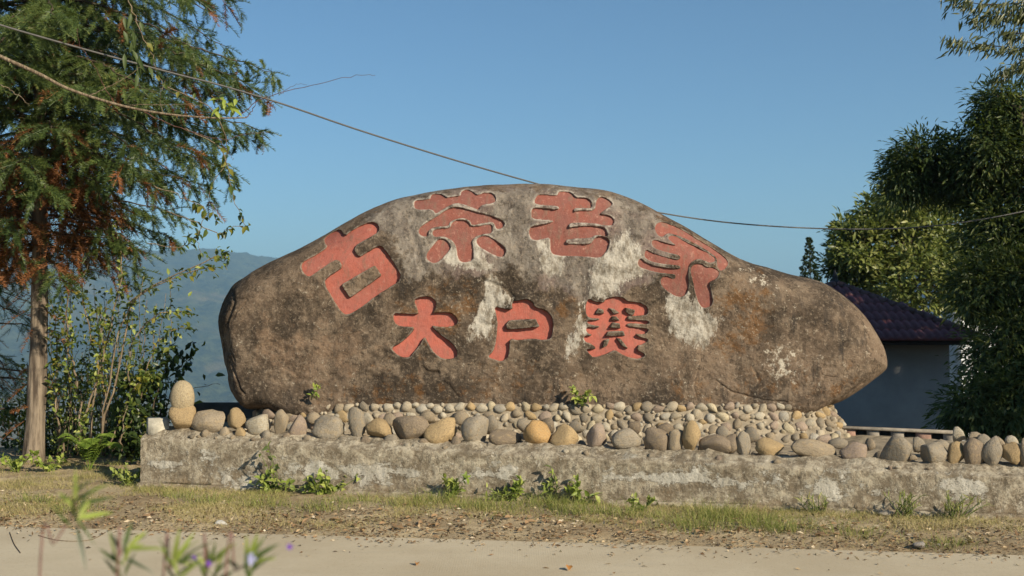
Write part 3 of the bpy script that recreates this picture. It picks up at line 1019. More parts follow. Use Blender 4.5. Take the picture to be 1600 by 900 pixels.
warm = soft([[(375, 500), (440, 470), (560, 500), (600, 560), (540, 600), (400, 600)]], .4) * .9
warm = np.maximum(warm, soft([[(455, 528), (520, 518), (590, 512), (570, 522), (500, 534)], [(555, 548), (640, 528), (640, 532), (560, 553)]], .06) * 1.1)
V = np.stack([GX, GY, GZ], -1).reshape(-1, 3)
i = np.arange(NXR - 1)[:, None] * NZR
j = np.arange(NZR - 1)[None, :]
Qf = np.stack([i + j, i + NZR + j, i + NZR + j + 1, i + j + 1], -1).reshape(-1, 4)
# the back shell
kb = np.unique(np.concatenate([np.arange(0, NXR, 5), [NXR - 1]]))
nb = 40
wb = .5 - .5 * np.cos(math.pi * np.linspace(0, 1, nb))
BX = np.repeat(cx[kb][:, None], nb, 1)
BZ = zb[kb][:, None] + (zt - zb)[kb][:, None] * wb[None, :]
SB = dist_poly(BX.ravel(), BZ.ravel(), OUTL).reshape(BX.shape)
SB[:, 0] = SB[:, -1] = 0
SB[0, :] = SB[-1, :] = 0
tb = np.clip(SB / .8, 0, 1)
BY = Y0 + TB * (1 - (1 - tb) ** 2.2) ** (1 / 2.2) + .05 * fbm(BX * 2, BZ * 2, BX * 0, 4) * tb
Vb = np.stack([BX, BY, BZ], -1).reshape(-1, 3)
i = np.arange(len(kb) - 1)[:, None] * nb
j = np.arange(nb - 1)[None, :]
Qb = np.stack([i + j, i + j + 1, i + nb + j + 1, i + nb + j], -1).reshape(-1, 4) + len(V)
ORG = np.array([.37, 10.75, .68])
me = mesh_np("boulder", np.vstack([V, Vb]) - ORG, [Qf, Qb], M['rock'], True)
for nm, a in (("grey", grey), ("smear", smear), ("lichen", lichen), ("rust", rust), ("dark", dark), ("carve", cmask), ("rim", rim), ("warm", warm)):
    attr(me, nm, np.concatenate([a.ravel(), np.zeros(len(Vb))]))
boulder = link("boulder", me, None, "huge long brown boulder carved with seven large red characters, lying on the pebble plinth", "boulder", loc=ORG)

CHLAB = {'gu': ("tilted red carved character with a box below a cross, at the boulder's upper left", 'paint_mid'),
         'cha': ("faded red carved character made of five pieces, upper left of the crown", 'paint_dull'),
         'lao': ("faded red carved character with a hooked foot, at the crown of the boulder", 'paint_dull'),
         'jia': ("faded pink carved character leaning down the boulder's right slope", 'paint_dull'),
         'da': ("bright salmon carved character like a striding figure", 'paint_bright'),
         'hu': ("bright salmon carved character like a flag with one slot", 'paint_bright'),
         'sai': ("bright salmon carved character with many thin slots", 'paint_bright')}
for k, polys in SURF.items():
    pts, edges = [], []
    for p in polys:
        n0 = len(pts)
        pts += [tuple(q) for q in p]
        edges += [(n0 + a, n0 + (a + 1) % len(p)) for a in range(len(p))]
    allp = np.concatenate(polys)
    lo, hi = allp.min(0), allp.max(0)
    gxp, gzp = np.meshgrid(np.arange(lo[0], hi[0], .022), np.arange(lo[1], hi[1], .022))
    gxp, gzp = gxp.ravel(), gzp.ravel()
    sd = sdf(gxp, gzp, polys)
    ok = sd > .008
    pts += list(zip(gxp[ok], gzp[ok]))
    vo, eo, fo, *_ = delaunay_2d_cdt([Vector(p) for p in pts], edges, [], 0, 1e-6)
    vo = np.array([(v.x, v.y) for v in vo])
    fa = np.array([f for f in fo if len(f) == 3], int)
    cen = vo[fa].mean(1)
    fa = fa[sdf(cen[:, 0], cen[:, 1], polys) > 0]
    yy = front_y(vo[:, 0], vo[:, 1], 0) + DEPTH[k] - .005 + .002 * fbm(vo[:, 0] * 12, vo[:, 1] * 12, vo[:, 0] * 0, 3)
    Vc = np.stack([vo[:, 0], yy, vo[:, 1]], 1)
    # make the faces look towards the camera
    a, b, c = Vc[fa[:, 0]], Vc[fa[:, 1]], Vc[fa[:, 2]]
    fl = np.cross(b - a, c - a)[:, 1] > 0
    fa[fl] = fa[fl][:, ::-1]
    lab, mk = CHLAB[k]
    link("carved_character", mesh_np("carved_character", Vc - ORG, fa, M[mk], True), boulder, lab)

# ------------------------------------------------------------------ stone makers
def ico(sub):
    import bmesh
    bm = bmesh.new()
    bmesh.ops.create_icosphere(bm, subdivisions=sub, radius=1)
    V = np.array([v.co[:] for v in bm.verts])
    Fc = np.array([[v.index for v in f.verts] for f in bm.faces])
    bm.free()
    return V, Fc


IC1, IC2, IC3 = ico(1), ico(2), ico(3)


def stone_mesh(base, seed, amp=.22, cuts=5):
    V, Fc = base
    o = seed * 13.7
    d = 1 + amp * 1.5 * fbm(V[:, 0] * .9 + o, V[:, 1] * .9, V[:, 2] * .9, 3) + amp * .4 * fbm(V[:, 0] * 2.6 + o, V[:, 1] * 2.6, V[:, 2] * 2.6, 3)
    W = V * d[:, None]
    r = np.random.default_rng(seed)
    for _ in range(cuts):                       # worn flat faces
        n = r.normal(0, 1, 3)
        n /= np.linalg.norm(n)
        lim = r.uniform(.5, .82)
        h = W @ n
        W = W - np.maximum(h - lim, 0)[:, None] * n[None, :] * .8
    return mesh_np("stone", W, Fc, M['stone'], True)


PEB = [stone_mesh(IC2, 100 + k, .2) for k in range(8)]
SMALL = [stone_mesh(IC2, 300 + k, .35) for k in range(6)]

C_GREY, C_TAN, C_OCH, C_PALE, C_BRN, C_PINK, C_ORG = (.25, .215, .165), (.31, .25, .175), (.38, .27, .14), (.44, .39, .3), (.2, .155, .11), (.3, .23, .18), (.44, .27, .11)

# ------------------------------------------------------------------ low concrete wall with stones set along its top
def wall_d(px):
    return 9.6 - (px - 220) * 1.6 / 1380


def wall_topz(px):
    return .456 - (px - 220) * .123 / 1380


A = P(220, 680, wall_d(220))
B = P(1600, 742, wall_d(1600))
WDIR = Vector((B.x - A.x, B.y - A.y, 0)).normalized()
WN = Vector((-WDIR.y, WDIR.x, 0))          # points away from the camera
WLEN = (Vector((B.x, B.y, 0)) - Vector((A.x, A.y, 0))).length + 2.6


def wall_pt(u, back, z):
    p = Vector((A.x, A.y, 0)) + WDIR * u + WN * back
    return (p.x, p.y, z)


def topz(u):
    return .456 - u * .123 / (WLEN - 2.6)


wall = thing("stone_topped_wall", "long low weathered concrete wall with a row of river stones set along its top", "wall", (A.x, A.y, 0))
WO = np.array([A.x, A.y, 0])
nu = 900
us = np.linspace(0, WLEN, nu)
prof = [(-.04, -.15), (-.04, .0), (-.035, .055), (-.004, .07)] + [(0.0, .07 + k * (1 - .07) / 16) for k in range(1, 16)]
rows = []
for kk, (bk, h) in enumerate(prof):
    z = np.where(h < .071, h, h * topz(us))
    low = np.full(nu, bk)
    if h <= .071:
        low = low + .03 * fbm(us * 2.2, us * 0, us * 0 + 3, 3)
    nz = .007 * fbm(us * 9, z * 12, us * 0 + 1, 4) + .006 * fbm(us * 34, z * 40, us * 0 + 6, 2)
    rows.append((low - nz, z))
chip = .014 + .02 * np.clip(fbm(us * 5, us * 0, us * 0 + 14, 4), 0, 1)
tzv = topz(us)
rows.append((.012 + chip * .3, tzv - .004 - chip * .5))
rows.append((.03 + chip * .8, tzv + .002 + .006 * fbm(us * 20, us * 0, us * 0 + 2, 3)))
for bk, up_ in ((.07, .012), (.1, .03), (.14, .045), (.18, .055), (.24, .05), (.3, .03)):
    rows.append((np.full(nu, bk), tzv + up_ + .03 * fbm(us * 7, us * 0 + bk * 9, us * 0 + 2, 4) + .012 * fbm(us * 26, us * 0 + bk * 30, us * 0 + 5, 3)))
V = []
for bk, z in rows:
    V.append(np.stack([A.x + WDIR.x * us + WN.x * bk, A.y + WDIR.y * us + WN.y * bk, z], -1))
nr = len(V)
V = np.stack(V, 1).reshape(-1, 3)
i = np.arange(nu - 1)[:, None] * nr
j = np.arange(nr - 1)[None, :]
Qw = np.stack([i + j, i + nr + j, i + nr + j + 1, i + j + 1], -1).reshape(-1, 4)
# left end face
endV = [wall_pt(0, .0, -.15), wall_pt(0, 2.6, -.15), wall_pt(0, 2.6, .45), wall_pt(0, .03, .455)]
gw = Geo()
gw.add(V, None, Qw)
gw.add(endV, None, [(0, 3, 2, 1)])
link("wall_body", gw.mesh("wall_body", M['wall'], True, WO), wall)
# bed behind the stones, up to the plinth
nu2, nv2 = 260, 60
uu2 = np.linspace(0.004, WLEN, nu2)
vv2 = np.linspace(.27, 3.4, nv2)
U2, V2 = np.meshgrid(uu2, vv2, indexing='ij')
zz = topz(U2) - .002 + .022 * fbm(U2 * 3, V2 * 3, U2 * 0, 4) + .01 * fbm(U2 * 14, V2 * 14, U2 * 0, 2)
bx_, by_ = A.x + WDIR.x * U2 + WN.x * V2, A.y + WDIR.y * U2 + WN.y * V2
zz = zz + .055 * sst(2.6, 3.1, bx_) * sst(8.7, 9.5, by_)
Vb2 = np.stack([A.x + WDIR.x * U2 + WN.x * V2, A.y + WDIR.y * U2 + WN.y * V2, zz], -1).reshape(-1, 3)
keep = None
i = np.arange(nu2 - 1)[:, None] * nv2
j = np.arange(nv2 - 1)[None, :]
Qb2 = np.stack([i + j, i + nv2 + j, i + nv2 + j + 1, i + j + 1], -1).reshape(-1, 4)
cy = Vb2[Qb2].mean(1)
_pa, _pb = P(1330, 667, 10.2), P(1500, 679, 9.75)
_pn = Vector((-(_pb.y - _pa.y), _pb.x - _pa.x, 0)).normalized()
behind = (cy[:, 0] - _pa.x) * _pn.x + (cy[:, 1] - _pa.y) * _pn.y
Qb2 = Qb2[(cy[:, 1] < 11.75) & ~((behind > .04) & (cy[:, 0] > 2.3))]
link("stone_bed", mesh_np("stone_bed", Vb2 - WO, Qb2, M['bed'], True), wall)

BIG = [(286, 656, 19, 20, 0, C_OCH), (330, 661, 26, 20, 0, C_TAN), (371, 656, 12, 20, 8, C_OCH), (402, 664, 19, 18, 0, C_PALE), (440, 664, 12, 18, -6, C_TAN),
       (467, 668, 13, 18, 0, C_PINK), (512, 668, 26, 20, 0, C_GREY), (557, 665, 12, 23, 0, C_GREY), (593, 672, 19, 16, 0, C_OCH), (640, 671, 24, 22, -12, C_BRN),
       (692, 674, 24, 19, 14, C_OCH), (741, 676, 22, 23, 0, C_GREY), (790, 683, 27, 14, 4, C_BRN), (839, 678, 19, 21, -20, C_ORG), (883, 684, 20, 17, -25, C_OCH),
       (933, 682, 15, 20, 0, C_PINK), (978, 687, 27, 18, 8, C_GREY), (1027, 686, 20, 18, 0, C_BRN), (1056, 688, 12, 18, -8, C_TAN), (1081, 685, 14, 21, 0, C_OCH),
       (1119, 696, 22, 15, -8, C_BRN), (1142, 692, 10, 13, -15, C_BRN), (1162, 695, 10, 18, 0, C_GREY), (1200, 699, 21, 15, 0, C_OCH), (1278, 706, 38, 15, -12, C_TAN),
       (1339, 709, 21, 13, 0, C_PINK), (1403, 705, 25, 19, -14, C_GREY), (1456, 706, 21, 20, 0, C_GREY), (1493, 709, 13, 17, -26, C_OCH), (1522, 706, 15, 21, -8, C_BRN),
       (1552, 706, 14, 24, -10, C_GREY), (1579, 708, 13, 17, 0, C_OCH), (1606, 703, 14, 21, 0, C_TAN)]
MID = [(1222, 714, 11, 7, 0, C_GREY), (1378, 714, 9, 9, 0, C_TAN), (1012, 703, 7, 9, 0, C_TAN), (1098, 703, 8, 8, 0, C_TAN), (945, 697, 5, 6, 0, C_PALE), (910, 697, 8, 8, 0, C_GREY),
       (814, 696, 11, 7, 0, C_GREY), (862, 698, 9, 8, 0, C_BRN), (768, 697, 9, 6, 0, C_GREY), (713, 692, 9, 9, 0, C_BRN), (662, 692, 11, 7, 0, C_BRN), (614, 689, 10, 9, -25, C_GREY),
       (572, 690, 9, 9, 0, C_BRN), (537, 691, 12, 8, 0, C_GREY), (482, 687, 9, 6, 0, C_TAN), (449, 684, 8, 7, -20, C_BRN), (418, 681, 8, 8, 0, C_GREY), (376, 677, 9, 8, 0, C_OCH),
       (353, 677, 8, 9, 0, C_TAN), (321, 679, 6, 7, 0, C_TAN), (302, 674, 7, 6, 0, C_GREY), (1497, 678, 10, 10, 0, C_PALE), (1526, 685, 15, 9, 0, C_TAN), (1560, 692, 9, 8, 0, C_TAN),
       (1581, 690, 11, 8, 0, C_PALE), (1538, 689, 13, 9, 0, C_GREY), (1435, 694, 11, 10, 0, C_GREY), (1310, 694, 14, 9, 0, C_GREY), (1360, 695, 9, 9, 0, C_TAN), (1285, 688, 15, 8, 0, C_PINK),
       (1175, 680, 13, 11, 0, C_GREY), (1130, 676, 12, 9, 0, C_GREY), (1040, 671, 12, 9, 0, C_BRN), (990, 668, 12, 9, 0, C_BRN), (900, 668, 12, 9, 0, C_GREY), (858, 664, 11, 10, 0, C_BRN),
       (815, 664, 12, 10, 0, C_GREY), (770, 662, 11, 12, 0, C_GREY), (720, 655, 12, 12, 0, C_TAN), (668, 652, 11, 9, 0, C_TAN), (610, 657, 12, 10, 0, C_TAN), (575, 655, 10, 9, 0, C_PALE),
       (535, 651, 11, 9, 0, C_OCH), (490, 655, 10, 10, 0, C_TAN), (455, 649, 13, 8, 0, C_TAN), (420, 648, 11, 8, 0, C_PINK), (1248, 698, 12, 8, 0, C_PALE), (1470, 698, 12, 10, 0, C_GREY),
       (1240, 716, 8, 5, 0, C_TAN), (1425, 716, 7, 5, 0, C_TAN), (1476, 717, 10, 7, -20, C_BRN), (1180, 711, 7, 5, 0, C_GREY), (1320, 718, 8, 4, 0, C_GREY), (1070, 704, 6, 5, 0, C_GREY), (1536, 722, 9, 5, 0, C_TAN)]


def put_stone(lst, base, k0, back, own=True):
    for k, (px, py, rx, ry, rot, colr) in enumerate(lst):
        if isinstance(back, (int, float)):
            bk = back
        else:
            bk = back(px, py, ry)
        d = wall_d(px) + bk
        c = P(px, py, d)
        s = d / F
        jit = random.uniform(-.03, .03)
        me = stone_mesh(base, k0 + k, .3) if own else random.choice(SMALL)
        o = link("river_stone", me, wall)
        o.location = Vector(c) - Vector(WO)
        o.scale = (rx * s * 1.17, max(.05, .9 * min(rx, ry * 1.2) * s), ry * s * 1.17)
        o.rotation_euler = (random.uniform(-.15, .15), R(-rot), random.uniform(-.3, .3))
        q_ = random.uniform(.88, 1.2)
        o.color = tuple(x * q_ for x in colr) + (1,)


put_stone(BIG, IC3, 1, lambda px, py, ry: .16)
# stones that sit in front of or behind the main row
def mid_back(px, py, ry):
    base = 678 + (px - 220) * 63 / 1380
    foot = py + ry
    if foot > base - 1:
        return .085
    return .16 + (base - foot) * .016 + .1


put_stone(MID, IC2, 500, mid_back, False)
# the upright stone stands on the ochre one at the wall's left end
o = link("upright_stone", stone_mesh(IC3, 77, .1, 0), wall, "tall pale upright stone standing on an ochre stone at the wall's left end")
d = wall_d(285) + .17
o.location = Vector(P(285, 622, d)) - Vector(WO)
o.scale = (18.5 * d / F, .085, 27 * d / F)
o.color = (.40, .32, .2, 1)
# small chippings in the mortar along the front edge
for k in range(190):
    uq = random.uniform(.25, WLEN - 1.2)
    s = random.uniform(.012, .032)
    o = link("chipping", random.choice(SMALL), wall)
    o.location = Vector(wall_pt(uq, random.uniform(.03, .3), topz(uq) + s * .35)) - Vector(WO)
    o.scale = (s * random.uniform(.8, 1.5), s, s * random.uniform(.6, .9))
    o.rotation_euler = (random.uniform(-.4, .4), random.uniform(-.4, .4), random.uniform(0, 6))
    c = random.choice((C_GREY, C_TAN, C_PALE, C_BRN, C_PINK))
    q_ = random.uniform(.75, 1.1)
    o.color = tuple(x * q_ for x in c) + (1,)

# whitewashed block at the left end of the wall
gb = Geo()
c0 = P(246, 672, 9.72)
bw = .075
V8 = [(-.085, -.05, 0), (.085, -.07, 0), (.1, .1, 0), (-.07, .12, 0), (-.08, -.045, .155), (.082, -.065, .15), (.098, .1, .15), (-.066, .118, .155)]
gb.add(V8, None, [(0, 3, 2, 1), (4, 5, 6, 7), (0, 1, 5, 4), (1, 2, 6, 5), (2, 3, 7, 6), (3, 0, 4, 7)])
ob = link("concrete_post", gb.mesh("concrete_post", M['concrete_white']), None, "short whitewashed concrete post stub left of the upright stone on the wall", "post", loc=(c0.x, 9.72, .44))
ob.rotation_euler = (0, 0, R(28))

# ------------------------------------------------------------------ pebble plinth under the boulder
plinth = thing("pebble_plinth", "flared plinth faced with pale rounded pebbles in mortar, under the boulder", "plinth", (.37, 10.75, .3))
PO = np.array([.37, 10.75, .3])
Z0p, Z1p = .26, .695


def plinth_pt(a, h, off=0.0):
    """angle a round the plinth, h 0..1 from foot to top"""
    fl = (1 - h) ** 1.5
    ax, ay = 2.6 + .33 * fl + off, .73 + .24 * fl + off
    e = 2 / 4.6
    ca, sa = math.cos(a), math.sin(a)
    x = ax * math.copysign(abs(ca) ** e, ca)
    y = ay * math.copysign(abs(sa) ** e, sa)
    return Vector((.3 + x, 10.75 + y, Z0p + (Z1p - Z0p) * h))


na, nh = 420, 12
Vp = []
for a in range(na):
    aa = 2 * math.pi * a / na
    for hh in range(nh):
        q = plinth_pt(aa, hh / (nh - 1), .008 * math.sin(a * 1.7 + hh * 2.1))
        if hh == nh - 1:
            q.z += -.012 + .03 * float(fbm(np.array([q.x * 4.0]), np.array([q.y * 4.0]), np.array([0.5]), 4)[0])
        Vp.append(q)
    Vp.append((.37, 10.75, Z1p))
Qp = []
for a in range(na):
    a2 = (a + 1) % na
    for hh in range(nh):
        Qp.append((a * (nh + 1) + hh, a2 * (nh + 1) + hh, a2 * (nh + 1) + hh + 1, a * (nh + 1) + hh + 1))
link("mortar", mesh_np("mortar", np.array([tuple(v) for v in Vp]) - PO, np.array(Qp), M['mortar'], True), plinth)
# pebbles: packed irregularly round the front, largest first
_aa = np.linspace(math.pi, 2 * math.pi, 4001)


def strip(h):
    pts = np.array([tuple(plinth_pt(q, h)) for q in _aa])
    arc = np.concatenate([[0], np.cumsum(np.linalg.norm(np.diff(pts, axis=0), axis=1))])
    return pts, arc


_p0, _s0 = strip(0.0)
_p1, _s1 = strip(1.0)


def face_pt(u, h):
    """u, h in 0..1 -> point on the plinth's face, bowed like its mortar"""
    a0 = np.array([np.interp(u * _s0[-1], _s0, _p0[:, c]) for c in range(3)])
    a1 = np.array([np.interp(u * _s1[-1], _s1, _p1[:, c]) for c in range(3)])
    k = (1 - h) ** 1.5
    q = a1 * (1 - k) + a0 * k
    q[2] = Z0p + (Z1p - Z0p) * h
    return Vector(q)


LENP = _s1[-1]
HGT = Z1p - Z0p
placed = []
rp = np.random.default_rng(19)
for (ra, rb, tries) in ((.052, .040, 1500), (.044, .036, 3500), (.038, .046, 2500), (.034, .029, 5000), (.026, .022, 6000), (.018, .016, 6000)):
    for _ in range(tries):
        uq = rp.uniform(0, LENP)
        hq = rp.uniform(.13, HGT - rb * .55)
        if ra > .03 and rp.random() < .5:
            hq = HGT - rb * rp.uniform(.55, 1.1) - .085 * rp.integers(0, 3)
        a_, b_ = ra * rp.uniform(.88, 1.15), rb * rp.uniform(.88, 1.15)
        rr = (a_ + b_) * .5
        ok = True
        for (u2, h2, r2, *_x) in placed:
            du = uq - u2
            if abs(du) < .11 and du * du + (hq - h2) ** 2 < ((rr + r2) * .87) ** 2:
                ok = False
                break
        if ok:
            placed.append((uq, hq, rr, a_, b_))
placed.sort(key=lambda q: -q[2])
gf = Geo()
pv_, pf_ = IC1
for k, (uq, hq, rr, a_, b_) in enumerate(placed):
    u, h = uq / LENP, hq / HGT
    p = face_pt(u, h)
    tan = (face_pt(min(1, u + .004), h) - face_pt(max(0, u - .004), h)).normalized()
    up = (face_pt(u, min(1, h + .08)) - face_pt(u, h - .08)).normalized()
    nrm = tan.cross(up).normalized()
    up = nrm.cross(tan)
    rotm = Matrix((tan, nrm, up)).transposed().to_4x4()
    spin = random.gauss(0, .5) if random.random() < .7 else random.uniform(-1.5, 1.5)
    mw = Matrix.Translation(p - Vector(PO)) @ rotm @ Matrix.Rotation(spin, 4, 'Y') @ Matrix.Diagonal((a_ * 1.1, .04 * min(1, rr / .03) + .004, b_ * 1.1, 1))
    if k < 300:
        o = link("pebble", random.choice(PEB), plinth)
        o.matrix_local = mw
        base = random.choice((C_PALE, C_PALE, C_TAN, (.4, .34, .25), (.38, .35, .29), C_GREY, C_GREY, C_OCH, (.47, .4, .27), C_PINK))
        q_ = random.uniform(.85, 1.3)
        o.color = tuple(x * q_ for x in base) + (1,)
    else:
        gf.add([tuple(mw @ Vector(v)) for v in pv_ * (1 + .15 * rp.normal(0, 1, (len(pv_), 1)))], pf_)
if gf.n:
    o = link("pebble_fill", gf.mesh("pebble_fill", M['stone'], True), plinth, kind="stuff")
    o.color = (.38, .325, .245, 1)

# ------------------------------------------------------------------ rear parapet of the platform
par = thing("perforated_parapet", "low parapet with square openings under a thin coping, right of the plinth", "parapet", (3.0, 11.4, .2))
g = Geo()
pa, pb = P(1330, 667, 10.2), P(1500, 679, 9.75)
pd = Vector((pb.x - pa.x, pb.y - pa.y, 0))
pl = pd.length
pd.normalize()
pn = Vector((-pd.y, pd.x, 0))


def par_box(g, u0, u1, b0, b1, z0, z1):
    V = []
    for z in (z0, z1):
        for (uq, bq) in ((u0, b0), (u1, b0), (u1, b1), (u0, b1)):
            p = Vector((pa.x, pa.y, 0)) + pd * uq + pn * bq
            V.append((p.x, p.y, z))
    g.add(V, None, [(0, 3, 2, 1), (4, 5, 6, 7), (0, 1, 5, 4), (1, 2, 6, 5), (2, 3, 7, 6), (3, 0, 4, 7)])


PRO = np.array([3.0, 11.4, .2])
zt_p = pa.z
par_box(g, -.9, pl * .96, -.01, .09, zt_p - .022, zt_p)
link("coping", g.mesh("coping", M['parapet'], False, PRO), par)
uq = -.9
k = 0
while uq < pl - .05:
    g = Geo()
    wdt = random.uniform(.09, .13)
    par_box(g, uq, uq + wdt, .0, .08, zt_p - .2, zt_p - .022)
    link("parapet_block", g.mesh("parapet_block", M['brick'] if k % 3 == 1 else M['parapet'], False, PRO), par)
    uq += wdt + .1
    k += 1
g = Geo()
par_box(g, -.9, pl * .96, .09, .13, -.6, zt_p - .005)  # dark sheet added behind the openings, stands in for the shade inside
link("shade_backing", g.mesh("shade_backing", M['shade_wall'], False, PRO), par)
# wall behind the boulder's left end, its shade put into the dark colour
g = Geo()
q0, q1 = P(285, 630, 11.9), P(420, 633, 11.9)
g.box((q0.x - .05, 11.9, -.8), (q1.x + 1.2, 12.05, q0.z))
o = link("rear_wall", g.mesh("rear_wall", M['shade_wall'], False, (q0.x, 11.9, 0)), None, "dark low rear wall in shade behind the boulder's left end", "wall", loc=(q0.x, 11.9, 0))

# ------------------------------------------------------------------ house with tiled hip roof behind on the right
HD = 21.0
ex1 = P(1536, 530, HD).x
hx_ = (505 / F) * (HD + ex1) / (1 + 505 / F)       # finial stands at the middle of a square plan
ex0 = 2 * hx_ - ex1
ez = P(1400, 531, HD).z
hw = (ex1 - ex0) / 2
hx = (ex0 + ex1) / 2
apex = Vector((hx, HD + hw, P(1305, 443, HD + hw).z))
house = thing("house", "white walled house under a dark red tiled hip roof, behind the boulder's right end", "house", (hx, HD + hw, -2.5))
HO = np.array([hx, HD + hw, -2.5])
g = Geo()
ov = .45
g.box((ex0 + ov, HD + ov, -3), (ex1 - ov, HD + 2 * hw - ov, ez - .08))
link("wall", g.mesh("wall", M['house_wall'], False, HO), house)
g = Geo()
g.box((ex0 + .05, HD + .05, ez - .1), (ex1 - .05, HD + 2 * hw - .05, ez - .03))
link("eave_board", g.mesh("eave_board", M['eave'], False, HO), house)
g = Geo()
zz0 = ez - .02
g.add([(ex0, HD, zz0), (ex1, HD, zz0), (ex1, HD + 2 * hw, zz0), (ex0, HD + 2 * hw, zz0), tuple(apex - Vector((0, 0, .03)))],
      [(0, 1, 4), (1, 2, 4), (2, 3, 4), (3, 0, 4)], [(0, 3, 2, 1)])
roof = link("roof", g.mesh("roof", M['tile'], False, HO), house)
# tiles on the front slope: S-shaped pantiles, one object each
slope = Vector((0, hw, apex.z - ez))
slen = slope.length
sdir = slope / slen
snrm = Vector((0, -sdir.z, sdir.y))
tw, tl = .155, .36
prof = [(-.5, .0), (-.35, .028), (-.15, .04), (.05, .03), (.2, .006), (.38, -.004), (.52, .0)]
Vt, Qt = [], []
for r_, (along, lift) in enumerate(((-.02, .03), (tl * 1.08, .012))):
    for (cxp, hz) in prof:
        Vt.append(Vector((cxp * tw, 0, 0)) + sdir * along + snrm * (hz + lift))
for (cxp, hz) in prof:
    Vt.append(Vector((cxp * tw, 0, 0)) + sdir * (-.02) + snrm * (hz * .2 - .004))
n_ = len(prof)
for k in range(n_ - 1):
    Qt.append((k, k + 1, n_ + k + 1, n_ + k))
    Qt.append((2 * n_ + k, 2 * n_ + k + 1, k + 1, k))
tile_me = mesh_np("tile", np.array([tuple(v) for v in Vt]), np.array(Qt), M['tile'], False)
g = Geo()
ntile = 0
nrow = int(slen / tl)
for r_ in range(nrow):
    f = r_ * tl / slen
    half = hw * (1 - f) - tw * .5
    nt = int(2 * half / tw)
    for c in range(nt + 1):
        xo = -half + c * tw
        base = Vector((hx + xo, HD, ez)) + sdir * (r_ * tl)
        base += snrm * random.uniform(0, .006)
        wx = base.x / base.y * F + 800
        if wx > 1330 and ntile < 300:
            o = link("tile", tile_me, roof)
            o.location = base - Vector(HO)
            ntile += 1
        else:
            g.add([tuple(v + base) for v in Vt], None, Qt)
if g.n:
    link("tile_field", g.mesh("tile_field", M['tile'], False, HO), roof, kind="stuff")
g = Geo()
for sx in (-1, 1):
    for yy in (HD, HD + 2 * hw):
        c_ = Vector((hx + sx * hw, yy, ez + .03))
        n_c = 16
        for k in range(n_c):
            p0 = c_.lerp(apex, k / n_c)
            p1 = c_.lerp(apex, (k + 1.12) / n_c)
            g.tube([p0, p1], [.095, .07], 7)
link("hip_ridge", g.mesh("hip_ridge", M['ridge'], False, HO), roof)
g = Geo()
g.tube([apex - Vector((0, 0, .05)), apex + Vector((0, 0, .05)), apex + Vector((0, 0, .09)), apex + Vector((0, 0, .13)), apex + Vector((0, 0, .2)), apex + Vector((0, 0, .28))], [.12, .1, .045, .06, .035, .01], 8)
link("finial", g.mesh("finial", M['eave'], True, HO), roof)

# pale clad building glimpsed through the trees on the right
shed = thing("shed", "pale corrugated building glimpsed through dark leaves at the right edge", "building", (13.5, 31, -3))
q0, q1 = P(1500, 395, 31), P(1720, 395, 31)
g = Geo()
nn = 60
xs_ = np.linspace(q0.x, q1.x + 3, nn)
Vv = []
for k, x in enumerate(xs_):
    yo = 31 + (.05 if k % 2 else 0)
    Vv += [(x, yo, -3), (x, yo, q0.z)]
i = np.arange(nn - 1)[:, None] * 2
g.add(Vv, None, i + np.array([[0, 2, 3, 1]]))
g.box((q0.x, 31.06, -3), (q1.x + 3, 35, q0.z - .02))
link("cladding", g.mesh("cladding", M['metal_wall'], False, (13.5, 31, -3)), shed)
g = Geo()
g.box((q0.x - .2, 30.85, q0.z), (q1.x + 3.2, 35.2, q0.z + .12))
link("roof_edge", g.mesh("roof_edge", M['eave'], False, (13.5, 31, -3)), shed)

# ------------------------------------------------------------------ overhead cable
cab = [(-60, 18), (10, 42), (150, 82), (280, 117), (340, 132), (440, 162), (560, 203), (700, 247), (828, 284), (930, 311), (1040, 334), (1150, 349), (1280, 357), (1400, 357), (1500, 348), (1600, 330), (1700, 305)]
cp = np.array([tuple(P(a, b, 9.0 + (a / 1600) * 5.6)) for a, b in cab])
g = Geo()
g.tube(spline(cp, 160), .0085, 6)
c2 = spline(cp, 160)
link("cable", g.mesh("cable", M['cable'], True), None, "grey overhead cable sagging behind the boulder from left to right", "cable")

